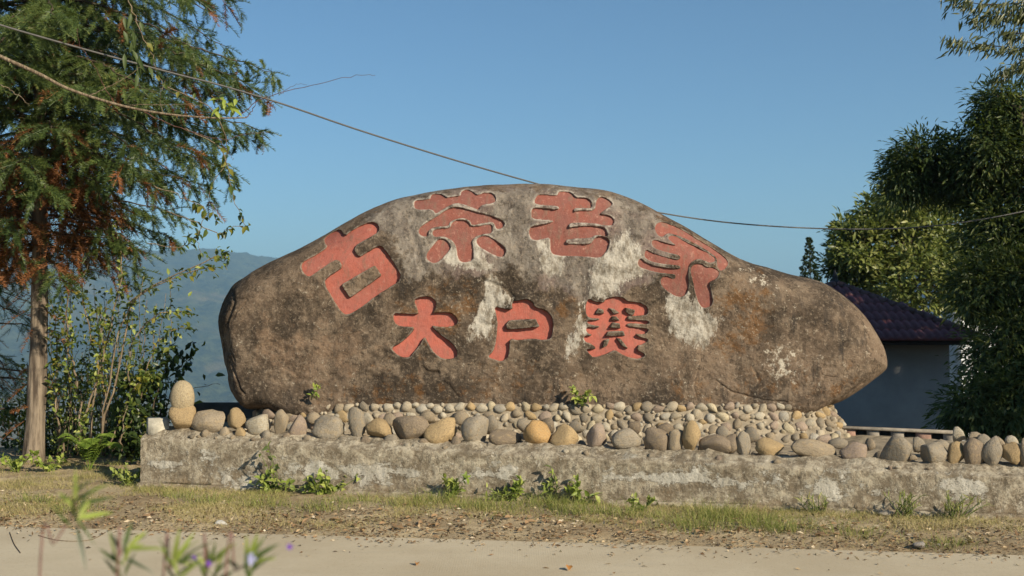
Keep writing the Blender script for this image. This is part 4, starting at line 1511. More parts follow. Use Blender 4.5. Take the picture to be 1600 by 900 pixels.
# ------------------------------------------------------------------ left fir
def polyline_fir(base, top_z, crown_lo, lens, nlimb, seed, mats, name, label, cat="tree", trunk_r=.085, lean=(0, 0), dead_z=None, K=40, xlim=None, group=None, density=1.0, nl=.042, zcut=None, nw=.0045):
    r = np.random.default_rng(seed)
    root = thing(name, label, cat, base, group)
    BO = np.array(base)
    h = top_z - base[2]
    zs = np.linspace(0, 1, 40)
    tr = np.stack([base[0] + lean[0] * zs + .03 * np.sin(zs * 9), base[1] + lean[1] * zs, base[2] - .15 + h * zs], 1)
    g = Geo()
    rad = trunk_r * (1 - zs * .85) * (1 + .35 * np.exp(-zs * 40)) * (1 + .05 * np.sin(zs * 60))
    g.tube(tr, rad, 14)
    link("trunk", g.mesh("trunk", M[mats[0]], True, BO), root)

    gl, P0, D0, L0, dead = Geo(), [], [], [], []
    for k in range(nlimb):
        z = crown_lo + (top_z - .15 - crown_lo) * ((k + r.random()) / nlimb) ** 1.0
        az = k * 2.39996 + r.normal(0, .3)
        ln = np.interp(z, lens[0], lens[1]) * r.uniform(.75, 1.05)
        f = (z - base[2] + .15) / h
        st = np.array([base[0] + lean[0] * f, base[1] + lean[1] * f, z])
        out = np.array([math.sin(az), math.cos(az), 0])
        el = r.uniform(-.05, .3)
        n = max(5, int(ln / .075))
        t = np.linspace(0, 1, n)
        pts = st + out * (ln * t)[:, None] + np.array([0, 0, 1]) * (ln * (el * t - .42 * t ** 2 + .1 * t ** 4))[:, None]
        pts += r.normal(0, .012, pts.shape) * t[:, None]
        gl.tube(pts, .016 * (1 - t) * ln / 2 + .004, 5)
        side = np.array([out[1], -out[0], 0])
        for q in range(2, n):
            if r.random() > density * (1 if z < 5.0 or zcut is None else .35):
                continue
            tt = t[q]
            for sg in (-1, 1):
                if r.random() < .12:
                    continue
                sl = (r.uniform(.18, .42) * (1 - .4 * tt) + .05) * min(1, max(.12, ln / .9))
                hang = r.uniform(.1, 1.0)
                dv = side * sg * r.uniform(.5, 1.1) + out * r.uniform(.25, .8) + np.array([0, 0, -hang])
                dv /= np.linalg.norm(dv)
                P0.append(pts[q]); D0.append(dv); L0.append(sl)
                isd = dead_z is not None and ((tt * ln < dead_z[1] and z < dead_z[0] and r.random() < .8) or r.random() < .05)
                dead.append(isd)
                for _ in range(2):
                    fr = r.uniform(.25, .8)
                    d2 = dv + r.normal(0, .5, 3) + np.array([0, 0, -.25])
                    P0.append(pts[q] + dv * sl * fr - np.array([0, 0, .2 * sl * fr * fr])); D0.append(d2); L0.append(sl * r.uniform(.45, .75)); dead.append(isd)
        P0.append(pts[-1]); D0.append(pts[-1] - pts[-2] + np.array([0, 0, .01])); L0.append(.22 * min(1, max(.12, ln / .9))); dead.append(False)
    if dead_z is not None and zcut is not None:          # dead sprigs left on the bare part of the trunk
        for k in range(46):
            z = r.uniform(.35, 2.3) if k > 20 else r.uniform(1.7, 2.4)
            f = (z - base[2] + .15) / h
            az = r.uniform(0, 6.283)
            dv = np.array([math.sin(az), math.cos(az), r.uniform(-.7, .1)])
            P0.append(np.array([base[0] + lean[0] * f, base[1] + lean[1] * f, z]) + dv * .07); D0.append(dv); L0.append(r.uniform(.12, .3)); dead.append(r.random() < .75)
    P0, D0, L0, dead = np.array(P0), np.array(D0), np.array(L0), np.array(dead)
    link("limbs", gl.mesh("limbs", M['bark_dark'], True, BO), root)
    g = Geo()
    g.needles(P0[~dead], D0[~dead], L0[~dead], K, nl, nw)
    link("crown", g.mesh("crown", M[mats[1]], False, BO), root)
    if dead.any():
        g = Geo()
        g.needles(P0[dead], D0[dead], L0[dead] * 1.15, K, nl * 1.1, nw * 1.2)
        link("dead_foliage", g.mesh("dead_foliage", M['fir_dead'], False, BO), root, "rust brown dead foliage hanging round the trunk")
    return root


tb_ = P(50, 725, 11.3)
polyline_fir((tb_.x, 11.3, 0.0), 7.6, 2.05, ([2.0, 2.4, 3.0, 3.8, 4.6, 6, 7.6], [.8, 1.15, 1.75, 2.15, 2.35, 1.6, .3]), 190, 3, ('bark_fir', 'fir'), "fir_tree",
             "tall fir with a bare pale trunk and drooping needle branches at the left", trunk_r=.1, lean=(.12, 0), dead_z=(3.3, .68), density=1.0, zcut=5, nl=.05, nw=.0105, K=36)
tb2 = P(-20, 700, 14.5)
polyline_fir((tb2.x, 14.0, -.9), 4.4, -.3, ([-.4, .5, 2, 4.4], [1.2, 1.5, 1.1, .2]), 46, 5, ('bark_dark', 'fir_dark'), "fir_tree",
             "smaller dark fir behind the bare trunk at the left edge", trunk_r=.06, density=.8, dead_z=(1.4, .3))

# ------------------------------------------------------------------ leafy shrubs, vines and plants
def bez(p0, p1, bend, n=14):
    p0, p1 = np.array(p0), np.array(p1)
    t = np.linspace(0, 1, n)[:, None]
    return p0 * (1 - t) + p1 * t + np.array(bend) * (4 * t * (1 - t))


def leafy(name, label, cat, base, stems, leafspec, mats, group=None, indiv=False, scatter=0.0, seed=1):
    """plant made of stems (list of point arrays with radius) and leaves strung along them"""
    r = np.random.default_rng(seed)
    root = thing(name, label, cat, base, group)
    BO = np.array(base)
    gs = Geo()
    LP, LD, LN, LL = [], [], [], []
    for pts, rad, f0, nleaf in stems:
        n = len(pts)
        t = np.linspace(0, 1, n)
        gs.tube(pts, rad * (1 - .75 * t) + .0012, 5)
        for _ in range(nleaf):
            f = r.uniform(f0, 1) * (n - 1)
            k = min(int(f), n - 2)
            p = pts[k] + (pts[k + 1] - pts[k]) * (f - k) + r.normal(0, 1, 3) * scatter
            tan = pts[k + 1] - pts[k]
            tan /= np.linalg.norm(tan) + 1e-9
            d = tan * leafspec[2] + r.normal(0, 1, 3) * .8 + np.array([0, 0, leafspec[3]])
            LP.append(p); LD.append(d); LN.append(np.array([0, 0, 1]) + r.normal(0, .5, 3) + np.array([.3, -.5, 0])); LL.append(leafspec[0] * r.uniform(.6, 1.25))
    link("stems", gs.mesh("stems", M[mats[0]], True, BO), root, kind="stuff" if len(stems) > 6 else None)
    LP, LD, LN, LL = np.array(LP), np.array(LD), np.array(LN), np.array(LL)
    if indiv:
        for k in range(len(LP)):
            g = Geo()
            g.leaves(LP[k:k + 1], LD[k:k + 1], LN[k:k + 1], LL[k:k + 1], LL[k:k + 1] * leafspec[1])
            link("leaf", g.mesh("leaf", M[mats[1 + (k % (len(mats) - 1))]], False, BO), root)
    else:
        nm = len(mats) - 1
        for m_ in range(nm):
            sel = np.arange(len(LP)) % nm == m_
            if sel.any():
                g = Geo()
                g.leaves(LP[sel], LD[sel], LN[sel], LL[sel], LL[sel] * leafspec[1])
                link("foliage", g.mesh("foliage", M[mats[1 + m_]], False, BO), root)
    return root


def pxstem(pts, d, rad, f0, n, wob=.01):
    p = spline(np.array([tuple(P(a, b, d if np.isscalar(d) else d[k])) for k, (a, b) in enumerate(pts)]), 18)
    p[1:] += rng.normal(0, wob, (17, 3)) * np.array([1, 1, .6])
    return (p, rad, f0, n)


# scrub with pale twigs and yellowing leaves between fir and boulder
b0 = P(165, 700, 11.0)
stems = [pxstem([(140, 705), (150, 600), (175, 500), (190, 420), (180, 350)], 11.0, .012, .25, 138),
         pxstem([(150, 705), (180, 600), (200, 500), (215, 460), (330, 405), (352, 404)], 10.9, .011, .3, 102),
         pxstem([(155, 700), (175, 560), (210, 470), (300, 425), (338, 420)], 10.8, .008, .3, 66),
         pxstem([(130, 700), (120, 600), (105, 520), (110, 430)], 11.1, .012, .2, 132),
         pxstem([(170, 700), (200, 620), (205, 540), (250, 490), (300, 490)], 10.9, .009, .25, 102),
         pxstem([(160, 700), (165, 620), (140, 520), (130, 440), (150, 380)], 11.2, .010, .2, 132),
         pxstem([(100, 705), (85, 620), (90, 540), (80, 470)], 11.3, .010, .2, 132),
         pxstem([(175, 705), (215, 640), (235, 560), (262, 520), (300, 512)], 10.9, .007, .3, 90),
         pxstem([(120, 705), (135, 640), (160, 560), (155, 480)], 10.8, .012, .1, 150),
         pxstem([(190, 705), (195, 650), (215, 600), (240, 585)], 10.8, .007, .2, 120)]
leafy("shrub", "scrubby shrub with pale twigs and yellowing leaves between the fir trunk and boulder", "shrub", (b0.x, 11.0, 0), stems, (.065, .5, .5, -.35), ('twig', 'leaf_vine', 'leaf_yellow', 'leaf_vine', 'weed'), scatter=.035, seed=21)
# vine that hangs from the fir's right side, leaf by leaf
stems = [pxstem([(250, 130), (330, 170), (355, 240), (330, 300), (340, 350)], 9.9, .004, .1, 26),
         pxstem([(290, 200), (350, 240), (362, 300), (385, 355)], 9.8, .004, .2, 22),
         pxstem([(260, 330), (300, 345), (340, 365), (365, 355), (388, 352)], 9.8, .004, .2, 22),
         pxstem([(240, 290), (290, 310), (320, 330), (300, 385)], 9.9, .004, .2, 20),
         pxstem([(230, 380), (280, 385), (300, 370), (315, 395)], 9.8, .003, .3, 14),
         pxstem([(200, 0), (215, 40), (240, 90), (255, 140)], 9.2, .004, .1, 12),
         pxstem([(330, 150), (350, 160), (370, 175)], 9.4, .004, .1, 12)]
leafy("vine", "thin vine with dark and light broad leaves hanging from the fir's right side", "vine", tuple(P(260, 330, 9.9)), stems, (.075, .55, .4, -.7), ('twig', 'leaf_vine', 'leaf_dark', 'leaf_yellow'), indiv=True, seed=5)
# dark bush by the upright stone
b0 = P(245, 690, 11.2)
stems = [pxstem([(240, 700), (240, 640), (258, 575), (262, 545)], 11.0, .008, .2, 150), pxstem([(235, 700), (215, 650), (205, 600), (190, 590)], 11.2, .008, .2, 150),
         pxstem([(250, 700), (250, 640), (232, 600), (225, 575)], 11.1, .008, .2, 150), pxstem([(245, 690), (270, 650), (300, 610), (345, 598)], 11.0, .004, .5, 7),
         pxstem([(245, 690), (265, 620), (285, 570), (300, 548)], 11.2, .006, .3, 90), pxstem([(225, 700), (200, 680), (185, 650)], 11.2, .008, .1, 150),
         pxstem([(220, 710), (195, 700), (180, 690)], 11.0, .008, .1, 150), pxstem([(235, 705), (225, 670), (215, 640)], 10.9, .008, .1, 150)]
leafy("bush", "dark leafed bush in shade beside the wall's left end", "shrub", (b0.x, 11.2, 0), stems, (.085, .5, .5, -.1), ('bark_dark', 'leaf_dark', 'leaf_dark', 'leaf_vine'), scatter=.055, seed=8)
stems = []
for k in range(44):
    px = random.uniform(85, 235)
    tpx = px + random.uniform(-25, 35)
    stems.append(pxstem([(px, 712), ((px + tpx) / 2 + random.uniform(-12, 12), random.uniform(590, 660)), (tpx, random.uniform(430, 600))], random.uniform(11.3, 12.0), .005, .08, 58))
b0 = P(165, 712, 11.6)
leafy("shrub", "loose bushy shrub of dull green leaves behind the yellowing scrub", "shrub", (b0.x, 11.6, 0), stems, (.055, .5, .4, -.25), ('twig', 'weed_dark', 'leaf_vine', 'weed'), scatter=.06, seed=29)
# low tangle under the fir
b0 = P(90, 720, 11.8)
stems = []
for k in range(26):
    px = random.uniform(-30, 225)
    tpx = px + random.uniform(-30, 30)
    stems.append(pxstem([(px, 715), ((px + tpx) / 2, random.uniform(640, 690)), (tpx, random.uniform(560, 650))], random.uniform(11.7, 12.6), .008, .05, 150))
leafy("undergrowth", "tangled undergrowth of mixed leaves below the fir at the left", "undergrowth", (b0.x, 11.8, 0), stems, (.06, .5, .4, -.1), ('bark_dark', 'leaf_vine', 'weed_dark', 'leaf_dark'), scatter=.05, seed=9)
# bright low plants at the foot of the fir
for k, (px, py, lab) in enumerate([(25, 742, "low yellow green weed at the extreme left of the verge"), (78, 738, "low bright weed right of the fir trunk's foot"), (200, 752, "small weed beside the wall's left corner")]):
    d = 10.6 if k < 2 else 9.7
    b0 = P(px, py, d)
    stems = [(bez((b0.x, d, .0), (b0.x + random.uniform(-.16, .16), d + random.uniform(-.1, .1), random.uniform(.08, .2)), (0, 0, .02), 8), .003, .2, 9) for _ in range(11)]
    leafy("weed", lab, "plant", (b0.x, d, 0), stems, (.05, .6, .4, .2), ('green_stem', 'leaf_bright' if k < 2 else 'weed'), group="weeds on the verge", seed=30 + k)

# fern: every frond a part
b0 = P(140, 715, 10.6)
fern = thing("fern", "bright green fern with arching fronds between the fir trunk and wall", "fern", (b0.x, 10.6, 0.0))
for k in range(11):
    az = random.uniform(0, 6.28)
    ln = random.uniform(.3, .48)
    tipv = np.array([b0.x + math.sin(az) * ln * .75, 10.6 + math.cos(az) * ln * .5 - .05, random.uniform(.12, .4)])
    pts = bez((b0.x, 10.6, .02), tipv, (0, 0, .16), 20)
    g = Geo()
    g.tube(pts, .003, 4)
    tt = np.linspace(.15, .98, 22)
    LP = np.stack([np.interp(tt, np.linspace(0, 1, 20), pts[:, c]) for c in range(3)], 1)
    tan = np.gradient(LP, axis=0)
    tan /= np.linalg.norm(tan, axis=1)[:, None]
    sd_ = np.cross(tan, np.array([0, 0, 1.0]))
    sd_ /= np.linalg.norm(sd_, axis=1)[:, None] + 1e-9
    for sg in (-1, 1):
        L_ = .1 * np.sin(math.pi * np.clip(tt, .1, .97)) ** .7
        g.leaves(LP, sd_ * sg + tan * .35 + np.array([0, 0, -.15]), np.tile([0, -.3, 1.0], (22, 1)), L_, .02)
    link("frond", g.mesh("frond", M['fern'], False, (b0.x, 10.6, 0)), fern)

# bare branch reaching in from the left, with a twig and one leafy tuft
root = thing("bare_branch", "long bare brown branch reaching in from the left across the fir", "branch", tuple(P(-40, 70, 8.6)))
BO = np.array(root.location)
g = Geo()
g.tube(spline(Pn([(-60, 60), (0, 88), (60, 115), (110, 140), (190, 165), (260, 178), (330, 184), (385, 184)], 8.6), 60), np.linspace(.017, .005, 60), 7)
link("main_stem", g.mesh("main_stem", M['twig'], True, BO), root)
for pts, w, mt in (([(370, 184), (400, 160), (450, 142), (510, 128), (560, 118), (586, 118)], .0035, 'red_twig'), ([(384, 184), (395, 170), (402, 158)], .004, 'red_twig'),
                   ([(225, 175), (280, 200), (345, 218), (380, 210), (420, 206)], .004, 'red_twig'), ([(140, 150), (190, 125), (220, 105)], .004, 'twig'),
                   ([(180, 162), (165, 140), (148, 105), (125, 70), (120, 45)], .003, 'red_twig'), ([(340, 217), (355, 235), (365, 250)], .003, 'red_twig'),
                   ([(200, 165), (260, 163), (320, 165)], .003, 'twig'), ([(0, 132), (30, 150), (45, 165)], .004, 'twig'), ([(255, 178), (250, 150), (262, 120)], .003, 'twig'),
                   ([(440, 146), (462, 132), (480, 133)], .002, 'red_twig')):
    g = Geo()
    q = spline(Pn(pts, 8.6), 24)
    q += rng.normal(0, .004, q.shape)
    g.tube(q, np.linspace(w, w * .4, 24), 5)
    link("twig", g.mesh("twig", M[mt], True, BO), root)
r_ = np.random.default_rng(4)
for k in range(16):
    p = np.array(P(355 + r_.normal(0, 14), 162 + r_.normal(0, 8), 8.6))
    g = Geo()
    g.leaves(p[None], (np.array([.4, -.2, -.9]) + r_.normal(0, .5, 3))[None], (np.array([.2, -1, .5]) + r_.normal(0, .3, 3))[None], np.array([r_.uniform(.06, .1)]), np.array([.035]))
    link("leaf", g.mesh("leaf", M['leaf_bright'], False, BO), root)
# long dry leaves dangling in front of the fir
for k in range(14):
    p = np.array(P(205 + r_.normal(0, 14), 20 + k * 7 + r_.normal(0, 5), 8.7))
    g = Geo()
    g.leaves(p[None], (np.array([.1, -.1, -1]) + r_.normal(0, .25, 3))[None], (np.array([.3, -1, .2]) + r_.normal(0, .3, 3))[None], np.array([r_.uniform(.09, .15)]), np.array([.035]))
    link("leaf", g.mesh("leaf", M['weed_dark'], False, BO), root)

# ------------------------------------------------------------------ trees on the right
def crown_tree(name, label, base, trunk_pts, trunk_r, blobs, leafL, leafW, nper, mats, seed, hang=.0, tips_per=60, cat="tree", shell=.55, group=None, cheap=False, spread=.22):
    """trunk, limbs and a crown of leaf rosettes on twig tips inside ellipsoids"""
    r = np.random.default_rng(seed)
    root = thing(name, label, cat, base, group)
    BO = np.array(base)
    g = Geo()
    tp_ = spline(np.array(trunk_pts), 24)
    g.tube(tp_, np.linspace(trunk_r, trunk_r * .25, 24), 9)
    link("trunk", g.mesh("trunk", M[mats[0]], True, BO), root)
    gl = Geo()
    LP, LD, LN = [], [], []
    for c, rad, mult in blobs:
        c, rad = np.array(c, float), np.array(rad, float)
        k = np.argmin(np.linalg.norm(tp_ - c, axis=1) + .6 * np.abs(tp_[:, 2] - c[2] + .5))
        gl.tube(bez(tp_[k], c, (0, 0, .1), 8), np.linspace(trunk_r * .4, .012, 8), 5)
        nt = int(tips_per * mult)
        dirs = r.normal(0, 1, (nt, 3))
        dirs /= np.linalg.norm(dirs, axis=1)[:, None]
        lump = 1 + .28 * fbm(dirs[:, 0] * 1.7 + seed, dirs[:, 1] * 1.7 + c[0], dirs[:, 2] * 1.7, 3)
        rr = (shell + (1 - shell) * r.random(nt) ** .6) * lump
        tips = c + dirs * rad * rr[:, None]
        for t_ in tips[::3]:
            gl.tube(bez(c + (t_ - c) * .25, t_, (0, 0, .05), 5), np.linspace(.012, .004, 5), 3)
        for t_, dv in zip(tips, dirs):
            m = r.integers(int(nper * .6), int(nper * 1.4))
            off = r.normal(0, spread, (m, 3)) * np.array([1, 1, .8])
            LP.append(t_ + off * .6)
            LD.append(off / spread * .6 + dv * .5 + r.normal(0, .35, (m, 3)) + np.array([0, 0, -hang]))
            LN.append(dv * .4 + np.array([0, 0, .8]) + r.normal(0, .45, (m, 3)))
    LP, LD, LN = np.concatenate(LP), np.concatenate(LD), np.concatenate(LN)
    link("limbs", gl.mesh("limbs", M[mats[0]], True, BO), root)
    g = Geo()
    L_ = leafL * r.uniform(.6, 1.25, len(LP))
    (g.leaves2 if cheap else g.leaves)(LP, LD, LN, L_, leafW * r.uniform(.7, 1.2, len(LP)))
    link("crown", g.mesh("crown", M[mats[1]], False, BO), root)
    return root


def EB(px, py, d, rx, ry, mult=1.0, rd=None):
    c = P(px, py, d)
    s = d / F
    return ((c.x, c.y, c.z), (rx * s, (rd or (rx * s + ry * s) * .5), ry * s), mult)


# sunlit broadleaf tree behind the roof
bs = P(1420, 600, 29)
crown_tree("broadleaf_tree", "sunlit bushy broadleaf tree rising behind the tiled roof", (bs.x, 29, -4.5), [(bs.x, 29, -4.5), (bs.x, 29, -1), tuple(P(1410, 400, 29))], .16,
           [EB(1410, 375, 29, 75, 62, 1.6), EB(1345, 390, 28.5, 42, 42, .9), EB(1460, 360, 29.5, 60, 62, 1.2), EB(1380, 335, 29, 34, 34, .5), EB(1440, 440, 28, 80, 50, 1.4), EB(1350, 430, 29, 44, 38, .8),
            EB(1500, 420, 29, 60, 80, 1.2), EB(1326, 365, 29, 22, 24, .4), EB(1412, 318, 29.4, 30, 30, .4), EB(1475, 300, 29.5, 36, 40, .5)], .19, .075, 20, ('bark_dark', 'leaf_tree'), 41, .0, 100, spread=.2)
# low dark bush left of it and the small far conifer
bs = P(1295, 430, 27)
crown_tree("bush", "dark loose bush between the far little conifer and the sunlit tree", (bs.x, 29, -4), [(bs.x, 29, -4), (bs.x, 29, -1), tuple(P(1295, 425, 29))], .06,
           [EB(1305, 420, 29, 14, 20, .4), EB(1314, 400, 29, 12, 26, .4)], .15, .06, 14, ('bark_dark', 'leaf_bamboo'), 42, .1, 80)
bs = P(1265, 500, 34)
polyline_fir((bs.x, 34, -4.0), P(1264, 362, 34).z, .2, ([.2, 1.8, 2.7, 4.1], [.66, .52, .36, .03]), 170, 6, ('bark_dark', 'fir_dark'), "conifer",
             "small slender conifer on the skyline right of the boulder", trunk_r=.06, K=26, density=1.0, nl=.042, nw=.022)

# big dark bamboo-like thicket at the right
blobs = [EB(1545, 250, 16, 60, 62, 1.2), EB(1585, 190, 16, 45, 55, .9), EB(1560, 165, 16, 26, 28, .4), EB(1455, 255, 16.5, 62, 42, 1.0), EB(1412, 285, 16.5, 32, 36, .5), EB(1515, 280, 16.5, 60, 40, 1.0),
         EB(1590, 330, 16, 70, 80, 1.6), EB(1560, 375, 15.6, 45, 60, .9), EB(1590, 450, 15, 60, 70, 1.4), EB(1535, 455, 15, 48, 42, .9), EB(1575, 560, 14.5, 55, 75, 1.5), EB(1525, 640, 14, 40, 38, .6), EB(1590, 640, 14, 60, 60, 1.5),
         EB(1700, 300, 15.5, 110, 150, 2.5), EB(1700, 520, 14.5, 90, 140, 2.5), EB(1850, 380, 15, 120, 200, 2.5)]
crown_tree("bamboo_thicket", "tall dark drooping thicket filling the right edge behind the stones", (7.6, 15.5, -1.2), [(7.6, 15.5, -1.2), (7.4, 15.5, 1.5), (7.0, 15.6, 4.4)], .09, blobs, .12, .03, 30, ('bark_dark', 'leaf_bamboo'), 43, .55, 120, spread=.2)
# shade trees just outside the frame on the right, whose outer sprays reach into the picture
big = crown_tree("overhanging_tree", "narrow leafed tree whose sprays reach in at the top right corner", (9.6, 9.6, 0), [(9.6, 9.6, 0), (9.5, 9.6, 2.5), (9.2, 9.7, 6.5)], .16,
                 [((9.4, 9.6, 5.0), (2.0, 1.9, 2.0), 2.2), ((10.8, 9.2, 4.2), (1.8, 1.8, 1.9), 2.0), ((8.6, 10.4, 6.2), (1.6, 1.6, 1.5), 1.4), ((10.2, 9.0, 2.4), (1.7, 1.6, 1.5), 1.6), ((9.4, 10.2, 2.9), (1.5, 1.4, 1.5), 1.4), ((11.6, 9.6, 2.4), (1.8, 1.8, 2.0), 1.6), ((9.9, 9.4, 7.4), (1.8, 1.8, 1.4), 1.4)],
                 .13, .03, 26, ('bark_dark', 'leaf_willow'), 44, .7, 110, cheap=True)
crown_tree("shade_tree", "broad leafed shade tree standing just right of the picture beyond the thicket", (14.4, 14.4, -1), [(14.4, 14.4, -1), (14.4, 14.4, 2), (14.2, 14.4, 6)], .18,
           [((14.3, 14.4, 3.2), (2.4, 2.4, 1.9), 2.5), ((14.3, 14.4, 5.8), (2.6, 2.6, 2.0), 2.8), ((12.9, 13.2, 4.6), (1.8, 1.8, 2.2), 1.8), ((15.8, 15.6, 4.6), (1.9, 1.9, 2.3), 1.8), ((13.4, 13.4, 2.6), (1.8, 1.8, 1.8), 1.8), ((15.2, 14.9, 3.8), (2.0, 2.0, 2.2), 1.8), ((14.3, 14.4, 1.4), (2.2, 2.2, 1.3), 1.6)],
           .32, .17, 26, ('bark_dark', 'leaf_tree'), 46, .1, 110, cheap=True, spread=.3)
BO = np.array(big.location)
gl, LP, LD = Geo(), [], []
r_ = np.random.default_rng(12)
sprays = [([(1760, -60), (1680, 60), (1610, 75), (1540, 70), (1488, 62)], 1.0), ([(1680, 40), (1640, 85), (1590, 100), (1562, 120)], .8), ([(1680, 60), (1640, 50), (1590, 52), (1575, 50)], .7),
          ([(1760, -60), (1660, -10), (1590, 5), (1530, 6), (1492, -4)], 1.0), ([(1660, -10), (1620, 20), (1570, 24), (1520, 28)], .9), ([(1700, 20), (1640, 10), (1600, 15)], .8), ([(1690, 60), (1650, 80), (1612, 92)], .8)]
for pts, dn in sprays:
    q = spline(Pn(pts, 10.8), 40)
    gl.tube(q, np.linspace(.012, .002, 40), 4)
    for k in range(6, 40):
        for _ in range(int(9 * dn)):
            sdv = r_.normal(0, 1, 3) * np.array([.6, .8, .35])
            ln = r_.uniform(.02, .16)
            p = q[k] + sdv * ln
            LP.append(p)
            LD.append(np.array([-.35, 0, -.8]) + r_.normal(0, .38, 3))
link("limb", gl.mesh("limb", M['bark_dark'], True, BO), big)
g = Geo()
LP, LD = np.array(LP), np.array(LD)
g.leaves(LP, LD, np.tile([.2, -1, .3], (len(LP), 1)) + r_.normal(0, .5, LP.shape), r_.uniform(.07, .13, len(LP)), r_.uniform(.014, .022, len(LP)))
link("spray", g.mesh("spray", M['leaf_willow'], False, BO), big)

# ------------------------------------------------------------------ weeds along the wall
def weed(px, py, top, label, nst, spec, mats, seed, d=None, spread=.12, zb=None, leafn=9, f0=.15):
    d = d or wall_d(px) - .12
    b0 = P(px, py, d)
    z0 = 0.0 if zb is None else zb
    h = P(px, top, d).z - z0
    r = np.random.default_rng(seed)
    stems = []
    for k in range(nst):
        hh = h * (1 if k == 0 else r.uniform(.45, .95))
        tip = (b0.x + r.normal(0, spread), d + r.normal(0, spread * .5) - .03, z0 + hh)
        stems.append((bez((b0.x + r.normal(0, .03), d, z0), tip, (r.normal(0, .02), -.01, .02), 10), .0035, f0, leafn))
    return leafy("weed", label, "plant", (b0.x, d, z0), stems, spec, mats, group="weeds along the wall", seed=seed)


weed(428, 772, 692, "tall thin weed with dark spaced leaves near the wall's left third", 3, (.06, .45, .4, -.2), ('green_stem', 'weed_dark', 'weed'), 51, spread=.09, leafn=12, f0=.05)
weed(425, 775, 742, "broad leafed low weed at the foot of the tall thin one", 9, (.06, .6, .4, .1), ('green_stem', 'weed'), 52, spread=.13)
weed(510, 772, 735, "wide clump of bright leaves at the wall foot below the boulder's left end", 12, (.062, .6, .4, .1), ('green_stem', 'weed', 'leaf_bright'), 53, spread=.17)
weed(700, 778, 738, "upright bright green weed with pointed leaves, below the boulder's left middle", 6, (.065, .4, .7, .2), ('green_stem', 'leaf_bright', 'weed'), 54, spread=.07, leafn=12)
weed(803, 788, 742, "upright pale green weed left of the pair near the wall's middle", 5, (.06, .42, .6, .2), ('green_stem', 'leaf_bright'), 55, spread=.05, leafn=13)
weed(780, 788, 762, "low feathery weed crouching at the wall foot under the orange stone", 10, (.045, .35, .6, .2), ('green_stem', 'weed'), 56, spread=.12)
weed(857, 780, 728, "dark stemmed weed climbing nearly to the stones at mid wall", 4, (.055, .4, .4, 0), ('green_stem', 'weed', 'weed_dark'), 57, spread=.05, leafn=13)
weed(905, 784, 745, "two tiered bright weed with broad leaves right of the dark stemmed one", 6, (.07, .5, .4, .1), ('green_stem', 'leaf_bright', 'weed'), 58, spread=.08)
weed(1000, 806, 776, "small leafy weed standing free of the wall below the boulder's middle", 7, (.05, .5, .5, .2), ('green_stem', 'weed'), 59, d=8.35, spread=.07)
weed(1275, 796, 772, "small spiky tuft at the wall foot under the long tan stone", 14, (.05, .14, .9, .5), ('green_stem', 'grass_green'), 60, spread=.07, leafn=5)
weed(1412, 790, 768, "bright spiky tuft at the wall foot under the grey rounded stones", 14, (.06, .14, .9, .5), ('green_stem', 'grass_green'), 61, spread=.09, leafn=6)
weed(1490, 795, 765, "rightmost spiky tuft at the wall foot", 14, (.06, .14, .9, .5), ('green_stem', 'grass_green'), 62, spread=.08, leafn=6)
weed(1030, 800, 786, "dry bent weed stem cluster at the wall foot right of middle", 6, (.04, .3, .5, .1), ('twig', 'weed_dark'), 63, spread=.12)
# two weeds rooted on the boulder and plinth
weed(494, 621, 603, "tiny seedling sprouting from the foot of the boulder's left part", 3, (.05, .55, .3, .2), ('green_stem', 'leaf_bright'), 64, d=9.98, spread=.03, zb=.73, leafn=5)
weed(908, 634, 604, "small bright plant growing where boulder meets plinth at mid length", 6, (.06, .6, .3, .1), ('green_stem', 'leaf_bright', 'weed'), 65, d=9.97, spread=.055, zb=.68, leafn=8)

# ------------------------------------------------------------------ verge grass (stuff), litter, single fallen leaves
def grass(n, mask, h0, h1, mat, name, seed, width=.0035):
    r = np.random.default_rng(seed)
    x = r.uniform(-5.6, 5.2, n * 4)
    y = r.uniform(6.9, 11.2, n * 4)
    m = mask(x, y)
    ok = r.random(len(x)) < m
    x, y = x[ok][:n], y[ok][:n]
    n = len(x)
    z = verge_z(x, y) - .004
    b = np.stack([x, y, z], 1)
    h = r.uniform(h0, h1, n) * (.6 + .4 * mask(x, y))
    lean = r.normal(0, .95, (n, 2))
    tip = b + np.stack([lean[:, 0] * h, lean[:, 1] * h, h], 1)
    mid = b + np.stack([lean[:, 0] * h * .3, lean[:, 1] * h * .3, h * .6], 1)
    a = r.uniform(0, math.pi, n)
    wv = np.stack([np.cos(a), np.sin(a), a * 0], 1) * width * .5
    V = np.stack([b - wv, b + wv, mid + wv * .7, mid - wv * .7, tip], 1).reshape(-1, 3)
    i = np.arange(n)[:, None] * 5
    g = Geo()
    g.add(V, i + np.array([[3, 2, 4]]), i + np.array([[0, 1, 2, 3]]))
    link(name, g.mesh(name, M[mat]), None, kind="stuff")


WX0, WY0 = A.x, A.y
def wall_line(x):
    return np.where(x > A.x, A.y + (x - A.x) * WDIR.y / WDIR.x, 11.2)


def m_dry(x, y):
    s = y - road_edge(x)
    w = wall_line(x) - y
    nz = fbm(x * 1.4, y * 1.8, x * 0 + 2, 4)
    return np.clip(sst(.1, .8, s) * (.3 + 2.4 * nz) * (w > .03) * (1 - .75 * sst(2.6, 3.9, x)), 0, 1)


def m_green(x, y):
    s = y - road_edge(x)
    w = wall_line(x) - y
    nz = fbm(x * 2.6, y * 3.4, x * 0 + 12, 4)
    near = sst(.8, .1, w)
    return np.clip(sst(.3, .9, s) * (nz * 3.2 - .6 + near * .25) * (w > .03) * (1 - .6 * sst(2.4, 3.6, x)), 0, 1)


